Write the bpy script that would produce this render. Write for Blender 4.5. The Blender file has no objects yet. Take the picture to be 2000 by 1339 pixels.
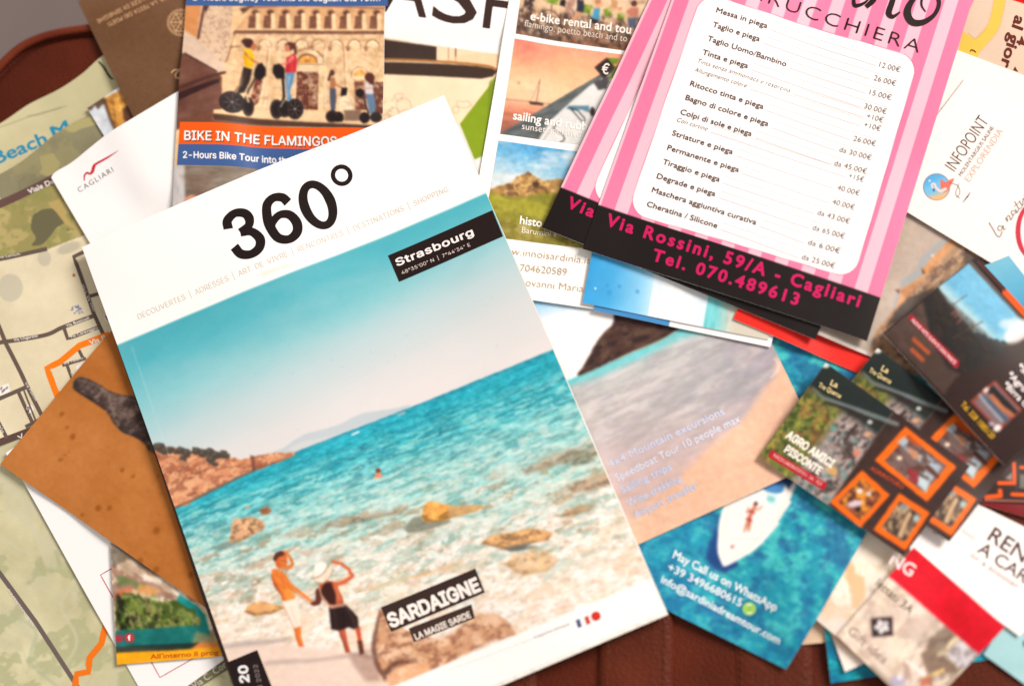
import bpy, bmesh, math, os
import numpy as np
from mathutils import Matrix, Vector

# ------------------------------------------------------------------ camera, light, exposure
SC = bpy.context.scene
COL = SC.collection
LENS, PITCH, TURN, DIST = 50.0, math.radians(12.0), math.radians(-30.0), 0.722
FPX = LENS / 36.0 * 2000.0                      # focal length in photograph pixels
# looking steeply down, leaning over from the lower right
ROT = (Matrix.Rotation(-TURN, 3, "Z") @ Matrix.Rotation(PITCH, 3, "X") @ Matrix.Rotation(TURN, 3, "Z"))
ROT_NP = np.array(ROT)
CAM = ROT_NP @ np.array([0.0, 0.0, DIST])

cam_data = bpy.data.cameras.new("camera")
cam_data.lens = LENS
cam_data.sensor_width = 36.0
cam_data.clip_start, cam_data.clip_end = 0.02, 20.0
cam_data.dof.use_dof = True
cam_data.dof.focus_distance = 0.730
cam_data.dof.aperture_fstop = 2.0
cam = bpy.data.objects.new("camera", cam_data)
cam.location = CAM.tolist()
cam.rotation_euler = ROT.to_euler()
COL.objects.link(cam)
SC.camera = cam

world = bpy.data.worlds.new("World")
SC.world = world
world.use_nodes = True
bg = world.node_tree.nodes["Background"]
bg.inputs[0].default_value = (1.0, 0.92, 0.85, 1)
bg.inputs[1].default_value = 0.60


def area_lamp(name, loc, target, size, watts, color):
    d = bpy.data.lights.new(name, "AREA")
    d.shape = "DISK"
    d.size = size
    d.energy = watts
    d.color = color
    o = bpy.data.objects.new(name, d)
    o.location = loc
    o.rotation_euler = (Vector(target) - Vector(loc)).to_track_quat("-Z", "Y").to_euler()
    COL.objects.link(o)
    return o


area_lamp("window_light", (1.62, 1.10, 1.72), (-0.02, 0.0, 0.0), 1.15, 99.0, (1.0, 0.925, 0.850))

SC.view_settings.view_transform = "Standard"
SC.view_settings.look = "None"
SC.view_settings.exposure = 0.0
SC.view_settings.gamma = 1.0
SC.view_settings.use_curve_mapping = False
SC.cycles.max_bounces = 6
SC.cycles.use_denoising = True


# ------------------------------------------------------------------ where a sight line meets the table
def ray_dir(px):
    px = np.asarray(px, dtype=np.float64)
    dx = (px[..., 0] - 1000.0) / FPX
    dy = -(px[..., 1] - 669.5) / FPX
    return np.stack([dx, dy, -np.ones_like(dx)], -1) @ ROT_NP.T


def on_plane(px, z):
    d = ray_dir(px)
    t = (z - CAM[2]) / d[..., 2]
    return CAM[0] + d[..., 0] * t, CAM[1] + d[..., 1] * t


# ------------------------------------------------------------------ height of the pile, 1 mm cells
GX0, GY0, GS, GNX, GNY = -0.36, -0.28, 0.001, 720, 560
HM = np.zeros((GNY, GNX), dtype=np.float32)
_gx = GX0 + np.arange(GNX) * GS
_gy = GY0 + np.arange(GNY) * GS
GXX, GYY = np.meshgrid(_gx, _gy)


def _shift_max(a, r, ax):
    out = a.copy()
    n = a.shape[ax]
    cur, span = a.copy(), 1
    # running maximum of width 2r+1
    pad = np.concatenate([np.repeat(np.take(a, [0], ax), r, ax), a, np.repeat(np.take(a, [-1], ax), r, ax)], ax)
    w = 2 * r + 1
    m = pad
    k = 1
    while k * 2 <= w:
        m = np.maximum(np.take(m, range(m.shape[ax] - k), ax), np.take(m, range(k, m.shape[ax]), ax))
        k *= 2
    if k < w:
        q = w - k
        m = np.maximum(np.take(m, range(m.shape[ax] - q), ax), np.take(m, range(q, m.shape[ax]), ax))
    return m


def _blur1(a, r, ax):
    pad = np.concatenate([np.repeat(np.take(a, [0], ax), r + 1, ax), a, np.repeat(np.take(a, [-1], ax), r, ax)], ax)
    c = np.cumsum(pad.astype(np.float64), ax)
    n = a.shape[ax]
    w = 2 * r + 1
    return ((np.take(c, range(w, w + n), ax) - np.take(c, range(0, n), ax)) / w).astype(np.float32)


def drape(h, r):
    m = _shift_max(_shift_max(h, 2 * r, 0), 2 * r, 1)
    for _ in range(2):
        m = _blur1(_blur1(m, r, 0), r, 1)
    return m


def sample(g, x, y):
    fx = np.clip((x - GX0) / GS, 0, GNX - 1.001)
    fy = np.clip((y - GY0) / GS, 0, GNY - 1.001)
    ix, iy = fx.astype(int), fy.astype(int)
    tx, ty = fx - ix, fy - iy
    return (g[iy, ix] * (1 - tx) * (1 - ty) + g[iy, ix + 1] * tx * (1 - ty)
            + g[iy + 1, ix] * (1 - tx) * ty + g[iy + 1, ix + 1] * tx * ty)


# ------------------------------------------------------------------ value noise
_rs = np.random.RandomState(7)
_TAB = _rs.rand(256, 256).astype(np.float32)


def vnoise(x, y, seed=0):
    x = x + seed * 37.31
    y = y + seed * 17.77
    ix, iy = np.floor(x).astype(int), np.floor(y).astype(int)
    fx, fy = x - ix, y - iy
    fx = fx * fx * (3 - 2 * fx)
    fy = fy * fy * (3 - 2 * fy)
    a = _TAB[iy & 255, ix & 255]
    b = _TAB[iy & 255, (ix + 1) & 255]
    c = _TAB[(iy + 1) & 255, ix & 255]
    d = _TAB[(iy + 1) & 255, (ix + 1) & 255]
    return (a * (1 - fx) + b * fx) * (1 - fy) + (c * (1 - fx) + d * fx) * fy


def fbm(x, y, s, ang=0.0, asp=1.0, octv=4, seed=0):
    """fractal noise 0..1; features s wide, drawn out asp times along direction ang (degrees)"""
    c, n = math.cos(math.radians(ang)), math.sin(math.radians(ang))
    u = (x * c + y * n) / (s * asp)
    v = (-x * n + y * c) / s
    t = np.zeros_like(u)
    amp, tot = 1.0, 0.0
    for o in range(octv):
        t = t + amp * vnoise(u * 2 ** o, v * 2 ** o, seed + o)
        tot += amp
        amp *= 0.55
    return np.clip((t / tot - 0.5) * 1.7 + 0.5, 0, 1)


def sstep(a, b, x):
    t = np.clip((x - a) / (b - a), 0, 1)
    return t * t * (3 - 2 * t)


# ------------------------------------------------------------------ a printed image, painted in code on a fine mesh
def seg_dist(x, y, ax, ay, bx, by):
    dx, dy = bx - ax, by - ay
    L = dx * dx + dy * dy + 1e-9
    t = np.clip(((x - ax) * dx + (y - ay) * dy) / L, 0, 1)
    return np.hypot(x - ax - t * dx, y - ay - t * dy), t


class Art:
    def __init__(self, x, y):
        self.x, self.y = x, y
        self.c = np.full((x.size, 3), 250.0)

    def _box(self, x0, y0, x1, y1):
        return np.nonzero((self.x >= x0) & (self.x <= x1) & (self.y >= y0) & (self.y <= y1))[0]

    def _put(self, i, m, col):
        if callable(col):
            col = col(self.x[i], self.y[i])
        col = np.asarray(col, dtype=np.float64)
        self.c[i] = self.c[i] * (1 - m[:, None]) + col * m[:, None]

    def fill(self, col):
        self.c[:] = col

    def mask(self, m, col):
        self._put(np.arange(self.x.size), np.clip(m, 0, 1), col)

    def grad(self, p0, p1, stops, m=None):
        d = np.array(p1, float) - np.array(p0, float)
        t = ((self.x - p0[0]) * d[0] + (self.y - p0[1]) * d[1]) / (d @ d)
        ts = [s[0] for s in stops]
        col = np.stack([np.interp(t, ts, [s[1][k] for s in stops]) for k in range(3)], -1)
        if m is None:
            self.c[:] = col
        else:
            self.c = self.c * (1 - m[:, None]) + col * m[:, None]

    def cover(self, pts, soft=1.6):
        pts = np.asarray(pts, float)
        i = self._box(*(pts.min(0) - soft - 1), *(pts.max(0) + soft + 1))
        x, y = self.x[i], self.y[i]
        d = np.full(i.size, 1e9)
        ins = np.zeros(i.size, bool)
        for k in range(len(pts)):
            a, b = pts[k], pts[(k + 1) % len(pts)]
            d = np.minimum(d, seg_dist(x, y, a[0], a[1], b[0], b[1])[0])
            if a[1] != b[1]:
                h = (a[1] > y) != (b[1] > y)
                ins ^= h & (x < (b[0] - a[0]) * (y - a[1]) / (b[1] - a[1]) + a[0])
        return i, np.clip(0.5 - np.where(ins, -d, d) / soft, 0, 1)

    def poly(self, pts, col, soft=1.6, a=1.0, rough=0, rs=8):
        if rough:                                       # a ragged natural outline
            p2 = []
            pts = np.asarray(pts, float)
            for k in range(len(pts)):
                q0, q1 = pts[k], pts[(k + 1) % len(pts)]
                n = max(1, int(np.hypot(*(q1 - q0)) / rs))
                for t in range(n):
                    q = q0 + (q1 - q0) * t / n
                    j = vnoise(np.array([q[0] / rs]), np.array([q[1] / rs]), 5)[0] - .5
                    j2 = vnoise(np.array([q[0] / rs]), np.array([q[1] / rs]), 9)[0] - .5
                    p2.append(q + np.array([j, j2]) * rough * 2)
            pts = p2
        i, m = self.cover(pts, soft)
        self._put(i, m * a, col)

    def line(self, pts, w, col, soft=1.6, a=1.0):
        pts = np.asarray(pts, float)
        ws = np.full(len(pts), w, float) if np.isscalar(w) else np.interp(np.linspace(0, 1, len(pts)), np.linspace(0, 1, len(w)), w)
        r = ws.max() + soft + 1
        i = self._box(*(pts.min(0) - r), *(pts.max(0) + r))
        x, y = self.x[i], self.y[i]
        d = np.full(i.size, 1e9)
        for k in range(len(pts) - 1):
            dd, t = seg_dist(x, y, *pts[k], *pts[k + 1])
            d = np.minimum(d, dd - (ws[k] * (1 - t) + ws[k + 1] * t) / 2)
        self._put(i, np.clip(0.5 - d / soft, 0, 1) * a, col)

    def ell(self, cx, cy, rx, ry=None, ang=0, col=(0, 0, 0), soft=1.6, a=1.0, ring=None):
        ry = rx if ry is None else ry
        R = max(rx, ry) + soft + (ring or 0) + 2
        i = self._box(cx - R, cy - R, cx + R, cy + R)
        c, s = math.cos(math.radians(ang)), math.sin(math.radians(ang))
        u = ((self.x[i] - cx) * c + (self.y[i] - cy) * s) / rx
        v = (-(self.x[i] - cx) * s + (self.y[i] - cy) * c) / ry
        d = (np.hypot(u, v) - 1) * min(rx, ry)
        if ring:
            d = np.abs(d) - ring / 2
        self._put(i, np.clip(0.5 - d / soft, 0, 1) * a, col)

    def mottle(self, s, amp, ang=0, asp=1, seed=0, octv=4, m=None, tint=(1, 1, 1)):
        n = (fbm(self.x, self.y, s, ang, asp, octv, seed) - .5)[:, None] * np.asarray(tint) * amp * 2
        self.c += n if m is None else n * m[:, None]

    def blotch(self, s, th, w, col, ang=0, asp=1, seed=0, a=1.0, octv=3, m=None):
        k = fbm(self.x, self.y, s, ang, asp, octv + 1, seed) + .26 * (fbm(self.x, self.y, max(2.2, s * .22), ang, 1 + (asp - 1) * .5, 2, seed + 3) - .5)
        k = sstep(th - w * 2.6, th + w * 2.6, k) * a
        self.mask(k if m is None else k * m, col)


WHITE_IN_PHOTO = np.array([255.0, 250.0, 243.0])


def lin(c):
    c = np.clip(np.asarray(c, float) / 255.0, 0, 1)
    return np.where(c <= 0.04045, c / 12.92, ((c + 0.055) / 1.055) ** 2.4)


def ink(c):
    """print colour -> reflectance of the inked paper (white paper reflects about 0.8)"""
    return np.clip(lin(c) / lin(WHITE_IN_PHOTO) * 0.80, 0.006, 0.82)


# ------------------------------------------------------------------ materials
def new_mat(name):
    m = bpy.data.materials.new(name)
    m.use_nodes = True
    nt = m.node_tree
    return m, nt, nt.nodes["Principled BSDF"]


def print_material(name, rough, spec, grain=0.03, bump=0.02, coat=0.0):
    m, nt, b = new_mat(name)
    a = nt.nodes.new("ShaderNodeAttribute")
    a.attribute_name = "ink"
    tc = nt.nodes.new("ShaderNodeTexCoord")
    n = nt.nodes.new("ShaderNodeTexNoise")
    n.inputs["Scale"].default_value = 900
    n.inputs["Detail"].default_value = 3
    mr = nt.nodes.new("ShaderNodeMapRange")
    mr.inputs["To Min"].default_value = 1 - grain
    mr.inputs["To Max"].default_value = 1 + grain
    mul = nt.nodes.new("ShaderNodeVectorMath")
    mul.operation = "SCALE"
    nt.links.new(tc.outputs["Object"], n.inputs["Vector"])
    nt.links.new(n.outputs["Fac"], mr.inputs["Value"])
    nt.links.new(a.outputs["Color"], mul.inputs[0])
    nt.links.new(mr.outputs["Result"], mul.inputs["Scale"])
    nt.links.new(mul.outputs[0], b.inputs["Base Color"])
    n2 = nt.nodes.new("ShaderNodeTexNoise")
    n2.inputs["Scale"].default_value = 60
    n2.inputs["Detail"].default_value = 5
    r2 = nt.nodes.new("ShaderNodeMapRange")
    r2.inputs["To Min"].default_value = rough - 0.06
    r2.inputs["To Max"].default_value = rough + 0.08
    nt.links.new(tc.outputs["Object"], n2.inputs["Vector"])
    nt.links.new(n2.outputs["Fac"], r2.inputs["Value"])
    nt.links.new(r2.outputs["Result"], b.inputs["Roughness"])
    b.inputs["Specular IOR Level"].default_value = spec
    bp = nt.nodes.new("ShaderNodeBump")
    bp.inputs["Strength"].default_value = bump
    bp.inputs["Distance"].default_value = 0.0004
    nt.links.new(n2.outputs["Fac"], bp.inputs["Height"])
    nt.links.new(bp.outputs["Normal"], b.inputs["Normal"])
    return m


GLOSSY = print_material("coated_print", 0.38, 0.15, 0.02, 0.06)
MATTE = print_material("uncoated_print", 0.65, 0.07, 0.05, 0.10)


def paper_material():
    m, nt, b = new_mat("paper_stock")
    tc = nt.nodes.new("ShaderNodeTexCoord")
    n = nt.nodes.new("ShaderNodeTexNoise")
    n.inputs["Scale"].default_value = 700
    n.inputs["Detail"].default_value = 4
    cr = nt.nodes.new("ShaderNodeValToRGB")
    cr.color_ramp.elements[0].color = (.74, .72, .69, 1)
    cr.color_ramp.elements[1].color = (.80, .785, .76, 1)
    nt.links.new(tc.outputs["Object"], n.inputs["Vector"])
    nt.links.new(n.outputs["Fac"], cr.inputs["Fac"])
    nt.links.new(cr.outputs["Color"], b.inputs["Base Color"])
    b.inputs["Roughness"].default_value = .6
    return m


PAPER = paper_material()


def page_material():
    m, nt, b = new_mat("page_edges")
    tc = nt.nodes.new("ShaderNodeTexCoord")
    mp = nt.nodes.new("ShaderNodeMapping")
    mp.inputs["Scale"].default_value = (20, 20, 9000)
    n = nt.nodes.new("ShaderNodeTexNoise")
    n.inputs["Scale"].default_value = 1
    n.inputs["Detail"].default_value = 2
    cr = nt.nodes.new("ShaderNodeValToRGB")
    cr.color_ramp.elements[0].color = (.66, .62, .57, 1)
    cr.color_ramp.elements[1].color = (.80, .77, .72, 1)
    cr.color_ramp.elements[0].position = .3
    cr.color_ramp.elements[1].position = .62
    nt.links.new(tc.outputs["Object"], mp.inputs["Vector"])
    nt.links.new(mp.outputs["Vector"], n.inputs["Vector"])
    nt.links.new(n.outputs["Fac"], cr.inputs["Fac"])
    nt.links.new(cr.outputs["Color"], b.inputs["Base Color"])
    b.inputs["Roughness"].default_value = .7
    return m


PAGES = page_material()


# ------------------------------------------------------------------ mesh helpers
def make_mesh(name, co, faces, mat, parent=None, origin=(0, 0, 0), color=None, smooth=True):
    me = bpy.data.meshes.new(name)
    co = np.asarray(co, np.float64) - np.asarray(origin)
    if isinstance(faces, np.ndarray):
        k = faces.shape[1]
        me.vertices.add(len(co))
        me.vertices.foreach_set("co", co.astype(np.float32).ravel())
        me.loops.add(faces.size)
        me.loops.foreach_set("vertex_index", faces.astype(np.int32).ravel())
        me.polygons.add(len(faces))
        me.polygons.foreach_set("loop_start", (np.arange(len(faces)) * k).astype(np.int32))
        me.polygons.foreach_set("loop_total", np.full(len(faces), k, np.int32))
        me.update(calc_edges=True)
    else:
        me.from_pydata(co.tolist(), [], faces)
    if smooth:
        me.polygons.foreach_set("use_smooth", np.ones(len(me.polygons), bool))
    if color is not None:
        at = me.color_attributes.new("ink", "FLOAT_COLOR", "POINT")
        rgba = np.ones((len(co), 4), np.float32)
        rgba[:, :3] = color
        at.data.foreach_set("color", rgba.ravel())
    me.materials.append(mat)
    me.validate()
    o = bpy.data.objects.new(name, me)
    COL.objects.link(o)
    if parent is not None:
        o.parent = parent
    else:
        o.location = origin
    return o


def grid_faces(nu, nv):
    a = (np.arange(nv - 1)[:, None] * nu + np.arange(nu - 1)[None, :]).ravel()
    return np.stack([a, a + nu, a + nu + 1, a + 1], 1)


def polyline_at(pts, t):
    pts = np.asarray(pts, float)
    L = np.concatenate([[0], np.cumsum(np.hypot(*np.diff(pts, axis=0).T))])
    return np.stack([np.interp(t * L[-1], L, pts[:, k]) for k in range(2)], -1)


def smooth_line(pts, n=8):
    """Catmull-Rom through the points"""
    P = np.asarray(pts, float)
    P = np.vstack([2 * P[0] - P[1], P, 2 * P[-1] - P[-2]])
    out = []
    for k in range(1, len(P) - 2):
        for t in np.arange(n) / n:
            out.append(.5 * (2 * P[k] + (P[k + 1] - P[k - 1]) * t + (2 * P[k - 1] - 5 * P[k] + 4 * P[k + 1] - P[k + 2]) * t * t
                             + (3 * P[k] - P[k - 1] - 3 * P[k + 1] + P[k + 2]) * t ** 3))
    out.append(P[-2])
    return np.array(out)


def coons(q, u, v, edges=None):
    """q = TL, TR, BR, BL; edges may bend any of top/bottom/left/right"""
    q = [np.asarray(p, float) for p in q]
    e = edges or {}
    top = polyline_at(e.get("top", [q[0], q[1]]), u)
    bot = polyline_at(e.get("bottom", [q[3], q[2]]), u)
    lef = polyline_at(e.get("left", [q[0], q[3]]), v)
    rig = polyline_at(e.get("right", [q[1], q[2]]), v)
    u, v = u[:, None], v[:, None]
    return ((1 - v) * top + v * bot + (1 - u) * lef + u * rig
            - ((1 - u) * (1 - v) * q[0] + u * (1 - v) * q[1] + u * v * q[2] + (1 - u) * v * q[3]))


def homography(src, dst):
    A, b = [], []
    for (x, y), (X, Y) in zip(src, dst):
        A.append([x, y, 1, 0, 0, 0, -X * x, -X * y]); b.append(X)
        A.append([0, 0, 0, x, y, 1, -Y * x, -Y * y]); b.append(Y)
    h = np.append(np.linalg.solve(np.array(A, float), np.array(b, float)), 1).reshape(3, 3)

    def f(p):
        p = np.asarray(p, float)
        w = p @ h[:, :2].T + h[:, 2]
        return w[..., :2] / w[..., 2:3]
    return f


# ------------------------------------------------------------------ lettering
_fonts = {}


def font(key):
    if key not in _fonts:
        f = None
        if key == "sans":
            try:
                f = bpy.data.fonts.load(os.path.join(bpy.utils.system_resource("DATAFILES", path="fonts"), "Inter.woff2"))
            except Exception:
                f = None
        _fonts[key] = f
    return _fonts[key]


_glyph_cache = {}
# marching squares: corners 0..3 counter-clockwise from lower left, edges 4..7 (bottom, right, top, left)
_MS = {1: (0, 4, 7), 2: (4, 1, 5), 3: (0, 1, 5, 7), 4: (5, 2, 6), 5: (0, 4, 5, 2, 6, 7), 6: (4, 1, 2, 6), 7: (0, 1, 2, 6, 7),
       8: (7, 6, 3), 9: (0, 4, 6, 3), 10: (4, 1, 5, 6, 3, 7), 11: (0, 1, 5, 6, 3), 12: (7, 5, 2, 3), 13: (0, 4, 5, 2, 3), 14: (4, 1, 2, 3, 7), 15: (0, 1, 2, 3)}


def contours(s, shear, space, key):
    """outlines of a line of text at size 1"""
    cu = bpy.data.curves.new("lettering_source", "FONT")
    cu.body = s
    if font(key):
        cu.font = font(key)
    cu.shear = shear
    cu.space_character = space
    cu.resolution_u = 3
    cu.fill_mode = "NONE"
    ob = bpy.data.objects.new("lettering_source", cu)
    COL.objects.link(ob)
    ev = ob.evaluated_get(bpy.context.evaluated_depsgraph_get())
    me = ev.to_mesh()
    v = np.array([(p.co.x, p.co.y) for p in me.vertices])
    out, cur = [], []
    for e in me.edges:
        i, j = e.vertices
        if cur and i != cur[-1]:
            if j == cur[-1]:
                i, j = j, i
            else:
                out.append(cur)
                cur = []
        if not cur:
            cur = [i]
        cur.append(j)
    if cur:
        out.append(cur)
    ev.to_mesh_clear()
    bpy.data.objects.remove(ob)
    bpy.data.curves.remove(cu)
    res = []
    for c in out:
        p = v[[k for n, k in enumerate(c) if n == 0 or k != c[n - 1]]]
        if len(p) > 2:
            if np.hypot(*(p[0] - p[-1])) < 1e-6:
                p = p[:-1]
            res.append(p)
    return res


def glyphs(s, bold=0.0, shear=0.0, space=1.0, key=None, res=24):
    """flat mesh of a line of text at size 1: the outlines grown or thinned by bold, cut into small cells"""
    k = (s, bold, shear, space, key, res)
    if k in _glyph_cache:
        return _glyph_cache[k]
    cs = contours(s, shear, space, key)
    allp = np.vstack(cs)
    h = 1.0 / res
    lo, hi = allp.min(0) - bold - 2.2 * h - .02, allp.max(0) + bold + 2.2 * h + .02
    W, H = int((hi[0] - lo[0]) / h) + 2, int((hi[1] - lo[1]) / h) + 2
    gx, gy = lo[0] + np.arange(W) * h, lo[1] + np.arange(H) * h
    D = np.full((H, W), 9.0)
    WN = np.zeros((H, W), int)
    for c in cs:
        i0 = max(0, int((c[:, 0].min() - lo[0] - bold) / h) - 3)
        i1 = min(W, int((c[:, 0].max() - lo[0] + bold) / h) + 4)
        X, Y = np.meshgrid(gx[i0:i1], gy)
        a, b = c, np.roll(c, -1, 0)
        for p, q in zip(a, b):
            d, _ = seg_dist(X, Y, p[0], p[1], q[0], q[1])
            np.minimum(D[:, i0:i1], d, out=D[:, i0:i1])
            if p[1] != q[1]:
                cr = ((p[1] > Y) != (q[1] > Y)) & (X < (q[0] - p[0]) * (Y - p[1]) / (q[1] - p[1]) + p[0])
                WN[:, i0:i1] += np.where(cr, 1 if q[1] > p[1] else -1, 0)
    V = np.where(WN != 0, D, -D) + bold + (0.002 if bold >= 0 else 0)
    ins = V > 0
    code = ins[:-1, :-1] * 1 + ins[:-1, 1:] * 2 + ins[1:, 1:] * 4 + ins[1:, :-1] * 8
    NC = W * H

    def ratio(p, q):
        return p / np.where(np.abs(p - q) < 1e-9, 1e-9, p - q)

    tx = np.clip(ratio(V[:, :-1], V[:, 1:]), .02, .98)
    ty = np.clip(ratio(V[:-1], V[1:]), .02, .98)
    tris = []
    for cd, seq in _MS.items():
        iy, ix = np.nonzero(code == cd)
        if not len(iy):
            continue
        o = iy * W + ix
        ids = {0: o, 1: o + 1, 2: o + W + 1, 3: o + W, 4: NC + o, 6: NC + o + W, 7: 2 * NC + o, 5: 2 * NC + o + 1}
        for m in range(1, len(seq) - 1):
            tris.append(np.stack([ids[seq[0]], ids[seq[m]], ids[seq[m + 1]]], 1))
    tris = np.vstack(tris)
    u, inv = np.unique(tris, return_inverse=True)
    kind, o = u // NC, u % NC
    iy, ix = o // W, o % W
    px, py = gx[ix].copy(), gy[iy].copy()
    e = kind == 1
    px[e] += h * tx[iy[e], np.minimum(ix[e], W - 2)]
    e = kind == 2
    py[e] += h * ty[np.minimum(iy[e], H - 2), ix[e]]
    v, f = np.stack([px, py], 1), inv.reshape(-1, 3)
    _glyph_cache[k] = (v, f)
    return v, f


CAPS = {"sans": 0.72, None: 0.70}                       # capital height at size 1


def text_px(s, p0, p1, cap=None, bold=0.0, shear=0.0, space=1.0, up=None, key=None):
    p0, p1 = np.asarray(p0, float), np.asarray(p1, float)
    res = int(np.clip((cap or 12) * 1.5, 20, 72))
    v, f = glyphs(s, bold, shear, space, key, res)
    x0, x1 = v[:, 0].min(), v[:, 0].max()
    bx = (p1 - p0) / (x1 - x0)
    L = np.hypot(*bx)
    if up is None:
        up = np.array([bx[1], -bx[0]]) / L
    else:
        up = np.asarray(up, float) / np.hypot(*up)
    sy = L if cap is None else cap / CAPS[key]
    return p0 + (v[:, :1] - x0) * bx + v[:, 1:] * up * sy, f


def ribbon_px(pts, w, smooth=True, caps=True):
    """a drawn stroke of given width (one number or one per point)"""
    pts = np.asarray(pts, float)
    ws = np.full(len(pts), w, float) if np.isscalar(w) else np.interp(np.linspace(0, 1, len(pts)), np.linspace(0, 1, len(w)), w)
    if smooth and len(pts) > 2:
        n = 8
        t = np.linspace(0, len(pts) - 1, (len(pts) - 1) * n + 1)
        ws = np.interp(t, range(len(pts)), ws)
        pts = smooth_line(pts, n)
    else:
        P, W = [pts[0]], [ws[0]]
        for k in range(len(pts) - 1):
            m = max(1, int(np.hypot(*(pts[k + 1] - pts[k])) / 12))
            for j in range(1, m + 1):
                P.append(pts[k] + (pts[k + 1] - pts[k]) * j / m)
                W.append(ws[k] + (ws[k + 1] - ws[k]) * j / m)
        pts, ws = np.array(P), np.array(W)
    tg = np.gradient(pts, axis=0)
    tg /= np.hypot(*tg.T)[:, None] + 1e-9
    nm = np.stack([-tg[:, 1], tg[:, 0]], 1)
    v = np.vstack([pts + nm * ws[:, None] / 2, pts - nm * ws[:, None] / 2])
    n = len(pts)
    f = [[k, k + 1, n + k + 1, n + k] for k in range(n - 1)]
    return v, np.array(f)


# ------------------------------------------------------------------ a sheet of paper lying on the pile
def tag(o, label, cat, group=None):
    o["label"] = label
    o["category"] = cat
    if group:
        o["group"] = group


LIFT = 0.00005


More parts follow.
